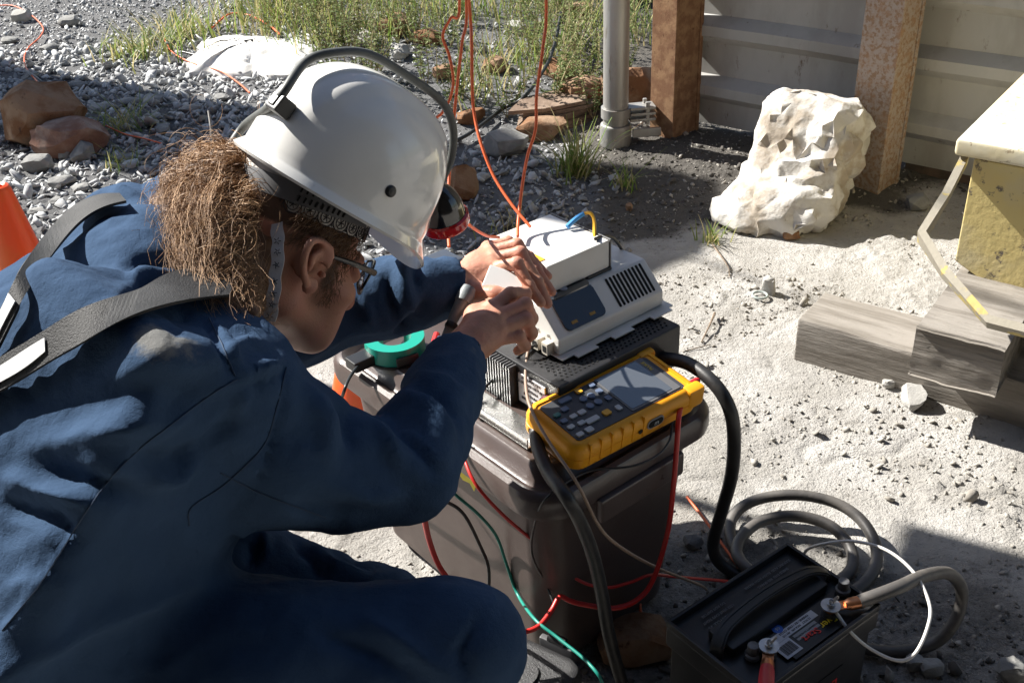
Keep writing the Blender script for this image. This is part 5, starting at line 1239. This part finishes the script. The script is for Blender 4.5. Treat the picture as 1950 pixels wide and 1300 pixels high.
hand(Lp(882, 538, 1.592), Lp(835, 560, 1.56), lf_f, D_([(905, 556, 1.565), (942, 562, 1.548), (972, 566, 1.545), (992, 572, 1.548)]), [.0094, .0098, .0092, .0080], .0185, 'left')
rt_f = [D_([(935, 588, 1.505), (972, 560, 1.520), (1000, 558, 1.540), (1004, 580, 1.552)]),
        D_([(946, 606, 1.492), (1000, 580, 1.512), (1012, 606, 1.535), (1003, 630, 1.542)]),
        D_([(948, 628, 1.484), (1002, 608, 1.502), (1012, 634, 1.522), (998, 652, 1.530)]),
        D_([(940, 648, 1.480), (988, 640, 1.495), (1000, 658, 1.512), (985, 668, 1.518)])]
hand(Lp(888, 658, 1.468), Lp(850, 745, 1.40), rt_f, D_([(905, 600, 1.51), (938, 582, 1.545), (966, 580, 1.56), (986, 574, 1.562)]), [.0096, .0100, .0094, .0082], .0195, 'right')
sd = SDF((-1.0, .55, .02), (.05, 1.6, .95), .016)      # the rest of the body, under the clothes
sd.cone(PV, NK+(PV-NK)*.25, .11, .06, .05); sd.cone(SR.lerp(SL, .12), SR.lerp(SL, .88), .04, .04, .03); sd.chain([SR, ER, WR], [.045, .027, .026], .02); sd.chain([SL, EL_, WL_], [.045, .036, .026], .02)
for a, k_, f_ in ((HPR, KR, FR), (HPL, KL, FL)): sd.chain([PV, a, k_, f_], [.09, .075, .048, .04], .03)
sd.cone(NK, HC_-HU*.03, .05, .05, .02)
V, Fc = sd.mesh(1); parts.append((V, Fc, np.zeros(len(V))))
off = 0; VV, FF, SS = [], [], []
for V, Fc, S_ in parts: VV.append(V); FF.append(Fc+off); SS.append(S_); off += len(V)
obj('body', mesh_np('body', np.concatenate(VV), np.concatenate(FF), {'stub': np.concatenate(SS)}), M_skin, person, 180)
# boots (below the frame)
M_boot = mat('boot_leather', (.03, .025, .022), .6, bump=.3, bscale=80)
for f_ in (FR, FL):
    fd = Vector((.80, .55, 0)).normalized(); sd = SDF((f_.x-.2, f_.y-.2, -.03), (f_.x+.32, f_.y+.32, .26), .009)
    sd.cone(f_+Vector((0, 0, .0)), f_+Vector((-.01, 0, .13)), .052, .06, .02); sd.cone(f_+Vector((0, 0, -.02)), f_+fd*.17+Vector((0, 0, -.025)), .05, .045, .03)
    sd.box(f_+fd*.07+Vector((0, 0, -.058)), (tuple(fd), tuple(Vector((-fd.y, fd.x, 0))), (0, 0, 1)), (.16, .05, .018), .008, .004)
    V, Fc = sd.mesh(1); obj('boot', mesh_np('boot', V, Fc), M_boot, person, 60)

# --- hair
M_hair = bpy.data.materials.new('brown_hair'); M_hair.use_nodes = True
_t = M_hair.node_tree; _b = _t.nodes['Principled BSDF']; _b.inputs['Roughness'].default_value = .5; _b.inputs['Specular IOR Level'].default_value = .35; _b.inputs['Base Color'].default_value = (.19, .105, .056, 1)
attr_mix(M_hair, 'tone', (.50, .31, .17), .15, 1.0)
r = np.random.default_rng(21)
guides = [[(478, 300, 1.33), (430, 285, 1.34), (375, 300, 1.34), (330, 345, 1.33), (312, 415, 1.30), (322, 478, 1.27), (348, 545, 1.235)],
          [(470, 285, 1.36), (420, 265, 1.37), (355, 295, 1.37), (308, 345, 1.36), (296, 398, 1.34), (308, 455, 1.31), (330, 515, 1.28)],
          [(485, 315, 1.30), (445, 315, 1.29), (405, 360, 1.27), (385, 425, 1.25), (385, 490, 1.225), (400, 550, 1.20), (432, 606, 1.19)],
          [(490, 335, 1.285), (455, 360, 1.27), (430, 420, 1.25), (425, 490, 1.225), (440, 550, 1.205), (465, 590, 1.195), (490, 622, 1.195)],
          [(500, 350, 1.28), (478, 390, 1.265), (462, 440, 1.25), (455, 500, 1.235), (462, 550, 1.22), (480, 580, 1.215), (496, 600, 1.215)],
          [(480, 310, 1.33), (430, 320, 1.32), (372, 345, 1.31), (345, 400, 1.29), (345, 465, 1.26), (360, 530, 1.23), (394, 598, 1.21)], [(474, 300, 1.33), (425, 305, 1.325), (392, 350, 1.31), (372, 420, 1.28), (375, 500, 1.24), (418, 606, 1.2)]]
guides += [[(512, 345, 1.275), (503, 385, 1.262), (492, 435, 1.25), (486, 495, 1.236), (490, 550, 1.222), (502, 600, 1.215)], [(500, 330, 1.29), (482, 350, 1.275), (470, 400, 1.258), (466, 460, 1.24), (472, 530, 1.22), (490, 590, 1.208)]]
GP = [np.array([tuple(Lp(*q)) for q in g]) for g in guides]
def resamp(P, n):
    return np.array([tuple(v) for v in catmull([Vector(p) for p in P], 8)])[np.linspace(0, (len(P)-1)*8, n).astype(int)]
GP = [resamp(g, 30) for g in GP]
for g in GP:                              # hair lies on the cloth where the shoulders come forward
    for i in range(len(g)):
        qx, qy, qd = PX(g[i]); h_ = hit(qx, qy, 0)
        if h_:
            ds_ = PX(h_[0])[2]
            if qd > ds_-.016: g[i] = np.array(WD(qx, qy, ds_-.016))
    for _ in range(4): g[1:-1] = g[1:-1]*.5+(g[:-2]+g[2:])*.25
VV, FF, TT, off = [], [], [], 0
def strand(C, rad, tone):
    global off
    T = np.gradient(C, axis=0); T /= np.maximum(np.linalg.norm(T, axis=1), 1e-9)[:, None]
    a = np.cross(T, np.array([.3, .5, .81])); a /= np.maximum(np.linalg.norm(a, axis=1), 1e-9)[:, None]; b_ = np.cross(T, a)
    n = len(C); rr_ = (rad*np.linspace(1, .45, n))[:, None]
    R = np.stack([C+rr_*(a*math.cos(t)+b_*math.sin(t)) for t in (0, 2.094, 4.189)], 1).reshape(-1, 3)
    i = np.arange(n-1)[:, None]*3
    q = np.concatenate([i+np.array([[j, (j+1) % 3, 3+(j+1) % 3, 3+j]]) for j in range(3)])
    VV.append(R); FF.append(q+off); TT.append(np.full(len(R), tone)); off += len(R)
s30 = np.linspace(0, 1, 30)
locks = []
for k in range(300):                      # curls gather in locks
    w_ = r.dirichlet(np.ones(len(GP))*.35); base = sum(a*g for a, g in zip(w_, GP))
    dr = r.normal(size=3); dr /= np.linalg.norm(dr); base = base+dr*(r.uniform(.0, .026)*np.sin(np.clip(s30*1.15, 0, 1)*math.pi*.85+.15)[:, None])
    rg_ = k % 2 == 0
    if rg_: base = base+(np.array([0, 0, -.03])+np.array(_X)*.01)*(np.clip(s30-.6, 0, 1)/.4)[:, None]
    locks.append((base, r.uniform(.005, .010) if rg_ else r.uniform(.002, .0055), r.uniform(6, 10) if rg_ else r.uniform(2, 4), r.uniform(0, 6.28), r.uniform(.78, 1), r.uniform(0, 1)))
for L_ in range(6500):
    base, cr, cf, cph, ln, ltone = locks[r.integers(len(locks))]
    n = 32; T = np.gradient(base, axis=0); T /= np.linalg.norm(T, axis=1)[:, None]
    a = np.cross(T, np.array([0, .3, 1.])); a /= np.linalg.norm(a, axis=1)[:, None]; b_ = np.cross(T, a)
    st = r.uniform(0, .18)+np.linspace(0, 1, n)*(ln-.15); a = np.stack([np.interp(st, s30, a[:, c]) for c in range(3)], 1); b_ = np.stack([np.interp(st, s30, b_[:, c]) for c in range(3)], 1); Cb = np.stack([np.interp(st, s30, base[:, c]) for c in range(3)], 1)
    fz = r.uniform(0, 1)**3; amp = cr*(.25+.75*np.clip(st*2.5, 0, 1))*r.uniform(.7, 1.25)*(1+.9*fz); phs = cph+2*math.pi*cf*st*(1+.25*fz)+r.normal(0, .22+.7*fz)
    wn_ = sum(np.sin(st[:, None]*6.283*f_*r.uniform(.7, 1.3)+r.uniform(0, 6.28, 3))*r.normal(0, .0038/f_, 3) for f_ in (.8, 1.7, 3.1))
    C = Cb+wn_*np.clip(st*4, 0, 1)[:, None]+a*(amp*np.cos(phs))[:, None]+b_*(amp*np.sin(phs))[:, None]+r.normal(0, .003+.007*fz, 3)*np.clip(st*3, .2, 1)[:, None]+np.cumsum(r.normal(0, .0005+.0006*fz, (n, 3)), 0)
    strand(C, r.uniform(.00024, .00050), float(np.clip(ltone+r.normal(0, .16), 0, 1)))
# short dark hair round the ear and temple
for k in range(700):
    f0 = r.uniform(-.06, .055); u0 = r.uniform(.008, .05); rr_ = .0745*math.sqrt(max(.05, 1-((f0+.012)/.11)**2-((u0-.02)/.12)**2))
    p = np.array(hd(f0, rr_+.003, u0)); d = np.array(HF*-.5+HU*-.55+HR*.15)+r.normal(0, .3, 3); n = 8
    st = np.linspace(0, 1, n)[:, None]; strand(p+d*st*r.uniform(.008, .018)+np.array(HR)*.001, .0005, r.uniform(0, .25))
for k in range(260):
    f0 = .026+r.normal(0, .007); u0 = r.uniform(-.05, .012); p = np.array(hd(f0, .0735-.25*max(0, f0-.03)-.16*max(0, -u0-.01), u0)); d = np.array(HU*-1+HF*.1+HR*.12)+r.normal(0, .35, 3)
    strand(p+d*np.linspace(0, 1, 6)[:, None]*r.uniform(.003, .007), .0004, r.uniform(0, .2))
# loose fly-away curls
for k in range(60):
    g = GP[r.integers(len(GP))]; i = r.integers(2, 24); p = g[i]+r.normal(0, .02, 3); n = 24; s_ = np.linspace(0, 1, n); R_ = r.uniform(.012, .03); ax = r.normal(size=3); ax /= np.linalg.norm(ax); e1 = np.cross(ax, [0, .2, 1]); e1 /= np.linalg.norm(e1); e2 = np.cross(ax, e1)
    an = s_*r.uniform(2, 6)+r.uniform(0, 6); strand(p+R_*(e1*np.cos(an)[:, None]+e2*np.sin(an)[:, None])+ax*(s_*.02)[:, None], .00035, r.uniform(.5, 1))
# body of hair under the strands
sd = SDF(np.minimum.reduce([g.min(0) for g in GP])-.05, np.maximum.reduce([g.max(0) for g in GP])+.05, .006)
for g in (GP[0], GP[2], GP[3], GP[4], GP[6], GP[7]):
    q = g[::5]+np.array(_F)*.034
    sd.chain([tuple(p) for p in q], [.010, .013, .016, .017, .015, .010], .02)
V, Fc = sd.mesh(1); Nn = vnormals(V, Fc); V = V+Nn*(.006*fbm(V*70, 3, 3))[:, None]
hv, hf = np.concatenate(VV), np.concatenate(FF); nV = len(hv)
obj('hair', mesh_np('hair', np.concatenate([hv, V]), np.concatenate([hf, Fc+nV]), {'tone': np.concatenate(TT+[np.full(len(V), 0.)])}), M_hair, person, 180)

# ================================================================ THINGS HE WEARS
# --- hard hat
hat = thing('hard_hat', 'glossy white hard hat worn low on the worker\'s head', 'hard hat', HC_)
M_hat = mat('white_hat_shell', (.80, .79, .76), .17, col2=(.76, .75, .72), nscale=9, col3=(.3, .28, .25), n3scale=150, n3lo=.70, n3hi=.74, spec=.5, coat=.5, bump=.03, bscale=60)
tlt_h = -.085; ro_h = -.15
hF = HF*math.cos(tlt_h)+HU*math.sin(tlt_h); hU = HU*math.cos(tlt_h)-HF*math.sin(tlt_h); hR = HR*math.cos(ro_h)+hU*math.sin(ro_h); hU = hU*math.cos(ro_h)-HR*math.sin(ro_h)
HO = hd(.030, .004, .089)
HAT = Matrix(((hF.x, hR.x, hU.x, HO.x), (hF.y, hR.y, hU.y, HO.y), (hF.z, hR.z, hU.z, HO.z), (0, 0, 0, 1)))
nth, ntt = 120, 46
def hat_pt(th, t, o=0.):
    c, s_ = math.cos(th), math.sin(th)
    A_, B_, Hh = .134+o, .113+o, .146+o
    e = 2.5; ct, st = math.cos(t*math.pi/2), math.sin(t*math.pi/2)
    g = st**(2/e*1.0); k = ct**(2/e)
    x, y, z = A_*c*g, B_*s_*g, Hh*k
    # raised centre panel along the crown and a step above the front
    pan = sst(.052-abs(y), -.010, .010)*sst(k, .10, .3)*(1 if True else 1)
    z += .0065*pan*(sst(-(x-.085), -.012, .012)); x *= 1+.012*pan
    fr = sst(x, .078, .094)*sst(k, .05, .3); x -= .008*fr*(1-.5*pan)
    return x, y, z
verts = []; b = new(); rows = []
apex = None
for i in range(1, ntt+1):
    t = i/ntt; rows.append([b.verts.new(HAT @ Vector(hat_pt(2*math.pi*j/nth, t**.8))) for j in range(nth)])
# brim: short flare all round, longer drooping peak at the front
for st_ in (.25, .5, .75, 1.0):
    row = []
    for j in range(nth):
        th = 2*math.pi*j/nth; c, s_ = math.cos(th), math.sin(th); pk = max(0, c)**3
        fl = (.010+.016*pk)*st_; dz = -.012*st_-(.028*pk)*st_**1.3; x, y, z = hat_pt(th, 1)
        row.append(b.verts.new(HAT @ Vector((x+c*fl, y+s_*fl*.9, z+dz))))
    rows.append(row)
for st_ in (1.0, .6, .0):                     # rolled underside
    row = []
    for j in range(nth):
        th = 2*math.pi*j/nth; c, s_ = math.cos(th), math.sin(th); pk = max(0, c)**3
        fl = (.010+.016*pk)*st_-.002; dz = -.012*st_-(.028*pk)*st_**1.3-.0032; x, y, z = hat_pt(th, 1)
        row.append(b.verts.new(HAT @ Vector((x+c*fl-.001*c, y+s_*fl*.9-.001*s_, z+dz))))
    rows.append(row)
for i in range(ntt, 0, -2): rows.append([b.verts.new(HAT @ Vector(hat_pt(2*math.pi*j/nth, (i/ntt)**.8, -.004))) for j in range(nth)])
for a, c in zip(rows, rows[1:]):
    for j in range(nth): b.faces.new((a[j], a[(j+1) % nth], c[(j+1) % nth], c[j]))
b.faces.new(rows[0][::-1]); b.faces.new(rows[-1])
obj('shell', b, M_hat, hat, 50)
rp = HAT @ Vector(hat_pt(math.radians(97), .90)); rn = (rp-(HAT @ Vector((0, 0, .02)))).normalized()
b = new(); lathe(b, [(.0072, -.002), (.0072, .002), (.005, .0042), (.0, .0048)], frame(rp, rn.orthogonal(), rn), 20); obj('rivet', b, M_blkp, hat)
rp2 = HAT @ Vector(hat_pt(math.radians(-97), .90)); rn2 = (rp2-(HAT @ Vector((0, 0, .02)))).normalized()
b = new(); lathe(b, [(.0072, -.002), (.0072, .002), (.005, .0042), (.0, .0048)], frame(rp2, rn2.orthogonal(), rn2), 20); obj('rivet', b, M_blkp, hat)
def band_mesh(b, fr, ru, zc, hgt, o, a0, a1, th=.0016, n=60, drop=0.):
    R_ = []
    for k in range(n+1):
        a = math.radians(a0+(a1-a0)*k/n); c, s_ = math.cos(a), math.sin(a); z = zc+drop*c
        R_.append([b.verts.new(HEADM @ Vector((((fr+q)*c-.006), ((ru+q)*s_), zz))) for q, zz in ((0, z-hgt/2), (th, z-hgt/2), (th, z+hgt/2), (0, z+hgt/2))])
    for p, q in zip(R_, R_[1:]):
        for j in range(4): b.faces.new((p[j], p[(j+1) % 4], q[(j+1) % 4], q[j]))
    b.faces.new(R_[0][::-1]); b.faces.new(R_[-1])
HEADM = Matrix(((HF.x, HR.x, HU.x, HC_.x), (HF.y, HR.y, HU.y, HC_.y), (HF.z, HR.z, HU.z, HC_.z), (0, 0, 0, 1)))
BC = -.004
b = new(); band_mesh(b, .091, .0825, .066, .024, 0, 62, 298, drop=.004); obj('headband', b, mat('grey_headband', (.10, .10, .105), .5), hat)
b = new()
for k in range(9):
    for z in (.061, .072):
        a = math.radians(92+4.6*k); o = HEADM @ Vector((.0927*math.cos(a)-.006, .0842*math.sin(a), z+.004*math.cos(a))); nn = (HF*math.cos(a)+HR*math.sin(a)).normalized()
        bx(b, frame(o, hU, nn), (-.0035, -.0011, 0), (.0035, .0011, .0012))
obj('headband_hole', b, M_hole, hat, 0, kind='stuff')
# clip at the back of the hat
clp_p = Lp(512, 196, 1.345)
q0 = HAT.inverted() @ clp_p
cb = HAT @ Vector(hat_pt(math.pi-.15, .86)); cn = (cb-(HAT @ Vector((0, 0, .03)))).normalized()
b = new(); CMx = frame(cb+cn*.006, hR, cn); bx(b, CMx, (-.012, -.010, -.008), (.012, .012, .016), .003); bx(b, CMx, (-.006, -.006, .012), (.006, .022, .018), .002); obj('cable_clip', b, M_blkp, hat)
# --- cap lamp with its cable
lamp = thing('cap_lamp', 'black cap lamp with a red rim clipped to the front of the hard hat', 'lamp', HAT @ Vector((.15, 0, .05)))
la = (hF*.82-hU*.57).normalized(); lo = HAT @ Vector((.154, .000, .058))
LM_ = frame(lo, hR, la)
M_lb = mat('lamp_black', (.012, .012, .013), .16, spec=.6, coat=.6, rvar=.04); M_lr = mat('lamp_red', (.45, .008, .01), .15, spec=.5, coat=.6)
b = new(); lathe(b, [(.012, -.02), (.020, -.012), (.027, .0), (.031, .014), (.032, .030)], LM_, 36); obj('housing', b, M_lb, lamp, 40)
b = new(); lathe(b, [(.0325, .0285), (.0355, .031), (.0355, .042), (.033, .046), (.029, .046), (.029, .042)], LM_, 36, caps=False); obj('rim', b, M_lr, lamp, 40)
b = new(); lathe(b, [(.0285, .043), (.02, .045), (0., .046)], LM_, 30); obj('lens', b, mat('lamp_glass', (.5, .5, .5), .05, spec=.7), lamp, 40)
b = new(); bx(b, frame(HAT @ Vector((.128, 0, .03)), hR, hF), (-.016, -.014, -.004), (.016, .014, .014), .003); obj('bracket', b, M_lb, lamp)
cabP = [lo-la*.012+hU*.012]
for th, t, o in ((0., .60, .030), (0., .42, .034), (0, .24, .024), (0, .02, .015), (math.pi, .2, .015), (math.pi, .42, .015), (math.pi, .62, .017), (math.pi-.12, .86, .016)):
    cabP.append(HAT @ Vector(hat_pt(th, t, o)))
cabP += [Lp(468, 238, 1.36), Lp(436, 285, 1.355), Lp(418, 335, 1.345), Lp(408, 400, 1.33)]
b = new(); tube(b, cabP, .0056, 12, 8); obj('cable', b, mat('lamp_cable', (.07, .075, .072), .5, col2=(.1, .105, .1), nscale=20), lamp, 60)

# --- bandana under the hat
ban = thing('bandana', 'white patterned bandana tied round the head with a tail hanging before the ear', 'bandana', HC_)
M_ban = mat('white_cotton_print', (.60, .57, .54), .85, col2=(.52, .49, .46), nscale=20, bump=.4, bscale=120, spec=.2); M_pr = mat('black_print', (.03, .03, .035), .8)
b = new(); band_mesh(b, .086, .0785, .066, .050, 0, -180, 180, n=90, th=.002); obj('headcloth', b, M_ban, ban, 60)
b = new()
def bpt(a, z, o=.0028): return HEADM @ Vector(((.086+o)*math.cos(a)-.006, (.0785+o)*math.sin(a), z))
for a0 in range(20, 150, 14):
  for FZ in (.050,):
    for rad in (.011, .007):
        tube(b, [bpt(math.radians(a0)+rad/.09*math.cos(q), FZ+rad*1.0*math.sin(q)) for q in np.linspace(0, 6.283, 13)], .0006, 4, 0)
    for q in np.linspace(0, 6.283, 7)[:6]: tube(b, [bpt(math.radians(a0), FZ), bpt(math.radians(a0)+.055*math.cos(q), FZ+.005*math.sin(q))], .0006, 4, 0)
    tube(b, [bpt(math.radians(a0+5.5+k*.8), FZ-.008+.0035*(k % 2)) for k in range(5)], .0006, 4, 0)
obj('printed_pattern', b, M_pr, ban, 60, kind='stuff')
def strip(name, P, wd, m, par, side, th=.0016):
    C_ = catmull(P, 8); EA = [p-side*wd/2*(1+.12*math.sin(i*.9)) for i, p in enumerate(C_)]; EB = [p+side*wd/2*(1+.12*math.sin(i*.7+1)) for i, p in enumerate(C_)]
    b = new(); ribbon(b, EA, EB, th); return obj(name, b, m, par, 60), C_
tP = D_([(526, 405, 1.262), (528, 440, 1.252), (529, 480, 1.242), (524, 530, 1.236), (519, 575, 1.23), (513, 612, 1.228)])
strip('tail', tP, .0145, M_ban, ban, _R)
b = new()
for k, f_ in enumerate(np.linspace(.3, .95, 7)):
    c = catmull(tP, 8)[int(f_*40)]-_F*.0022
    for q in np.linspace(0, 6.283, 6)[:5]: tube(b, [c+(_R*math.cos(q)+_U*math.sin(q))*.0012, c+(_R*math.cos(q+k)+_U*math.sin(q+k))*.0042], .0005, 4, 0)
obj('tail_pattern', b, M_pr, ban, 60, kind='stuff')
sd = SDF(np.array(Lp(470, 340, 1.3))-.09, np.array(Lp(470, 340, 1.3))+.09, .004)
kn = D_([(500, 322, 1.33), (470, 335, 1.30), (448, 352, 1.285), (440, 372, 1.28)]); sd.chain(kn, [.014, .015, .010, .005], .008); sd.cone(Lp(478, 330, 1.30), Lp(490, 352, 1.28), .012, .006, .006)
V, Fc = sd.mesh(1); Nn = vnormals(V, Fc); V = crumple(V, Nn, .007, 38, 5); obj('knot', mesh_np('knot', V, Fc), M_ban, ban, 60)

# --- safety glasses
gl = thing('safety_glasses', 'dark framed safety glasses on the worker\'s face', 'glasses', hd(.1, 0, 0))
M_gf = mat('glasses_black', (.012, .012, .013), .2, spec=.6)
M_gl = mat('clear_lens', (.75, .78, .82), .03, trans=.9, spec=.6)
for s_ in (1, -1):
    b = new(); tube(b, [hd(-.02, .080*s_, .008), hd(.03, .081*s_, .010), hd(.083, .0665*s_, .008)], [.0022, .0035, .0045], 8, 4); obj('temple', b, M_gf, gl)
    C_ = [hd(.118-.030*(abs(y)/.055)**1.6-.004*(z < 0), y*s_, z) for y, z in ((.008, .018), (.03, .022), (.052, .018), (.064, .004), (.060, -.014), (.042, -.024), (.022, -.022), (.008, -.010), (.006, .006))]
    b = new(); vs = [b.verts.new(p) for p in catmull(C_, 3)]; cvt = b.verts.new(sum((Vector(p) for p in C_), Vector())/len(C_)+HF*.006)
    for i in range(len(vs)): b.faces.new((vs[i], vs[(i+1) % len(vs)], cvt))
    obj('lens', b, M_gl, gl, 60)
    b = new(); tube(b, C_+[C_[0]], .0018, 8, 3); obj('lens_rim', b, M_gf, gl)
b = new(); tube(b, [hd(.118, -.008, .012), hd(.122, 0, .014), hd(.118, .008, .012)], .002, 8, 3); obj('bridge', b, M_gf, gl)

# --- harness straps on the back
M_web = mat('black_webbing', (.014, .014, .015), .6, col2=(.026, .026, .027), nscale=16, bump=.9, bscale=520, bdist=.0015, spec=.35)
M_ref = mat('reflective_tape', (.78, .78, .77), .35, bump=.2, bscale=400)
har = thing('suspenders', 'wide black webbing suspenders with white reflective stripes over the worker\'s back', 'suspenders', NK)
def strap_edges(E, off, n=40):
    C_ = catmull([Vector((x, y, 0)) for x, y in E], 12); out = []
    for c in C_:
        h = hit(c.x, c.y, off)
        if h: out.append((h[0], c))
    return out
def even(E, n):
    C_ = np.array([tuple(v) for v in catmull([Vector((x, y, 0)) for x, y in E], 12)])[:, :2]
    L_ = np.concatenate([[0], np.cumsum(np.hypot(*np.diff(C_, axis=0).T))]); s_ = np.linspace(0, L_[-1], n)
    return np.stack([np.interp(s_, L_, C_[:, 0]), np.interp(s_, L_, C_[:, 1])], 1)
def surf_strip(name, EA, EB, off, m, par, th=.003, n=120):
    a, c = even(EA, n), even(EB, n); A_, B_ = [], []
    for p, q in zip(a, c):
        h1, h2 = hit(*p, off), hit(*q, off)
        if h1 and h2 and (h1[0]-h2[0]).length < .22: A_.append(h1[0]); B_.append(h2[0])
    for _ in range(30):
        for S_ in (A_, B_):
            for i in range(1, len(S_)-1): S_[i] = S_[i]*.5+(S_[i-1]+S_[i+1])*.25
    b = new(); ribbon(b, A_, B_, th); return obj(name, b, m, par, 60)
s1a = [(-420, 930), (-240, 835), (-60, 745), (0, 712), (120, 633), (230, 575), (310, 545), (360, 533), (425, 528)]; s1b = [(-420, 1000), (-240, 900), (-60, 800), (0, 768), (120, 695), (240, 630), (320, 603), (370, 595), (430, 590)]
st1 = surf_strip('strap', s1a, s1b, .018, M_web, har)
mixp = lambda A_, B_, f: [(x*(1-f)+u*f, y*(1-f)+v*f) for (x, y), (u, v) in zip(A_, B_)]
surf_strip('reflective_stripe', mixp(s1a, s1b, .28)[2:5], mixp(s1a, s1b, .75)[2:5], .0205, M_ref, st1, .001, 30)
s2a = [(-170, 930), (-110, 820), (-40, 700), (0, 640), (45, 560), (90, 470), (150, 405), (205, 380), (245, 378)]; s2b = [(-130, 990), (-90, 890), (-30, 770), (10, 695), (62, 590), (108, 505), (165, 440), (210, 412), (250, 405)]
st2 = surf_strip('strap', s2a, s2b, .015, M_web, har)
surf_strip('reflective_stripe', mixp(s2a, s2b, .2)[2:5], mixp(s2a, s2b, .78)[2:5], .0178, M_ref, st2, .001, 30)
print('CHK hat top', PX(HAT @ Vector((0, 0, .15))), 'front', PX(HAT @ Vector((.14, 0, 0))), 'right', PX(HAT @ Vector((0, .113, 0))), 'back', PX(HAT @ Vector((-.138, 0, 0))), 'chin', PX(hd(.08, 0, -.1)), 'lens', PX(hd(.09, .06, 0)))
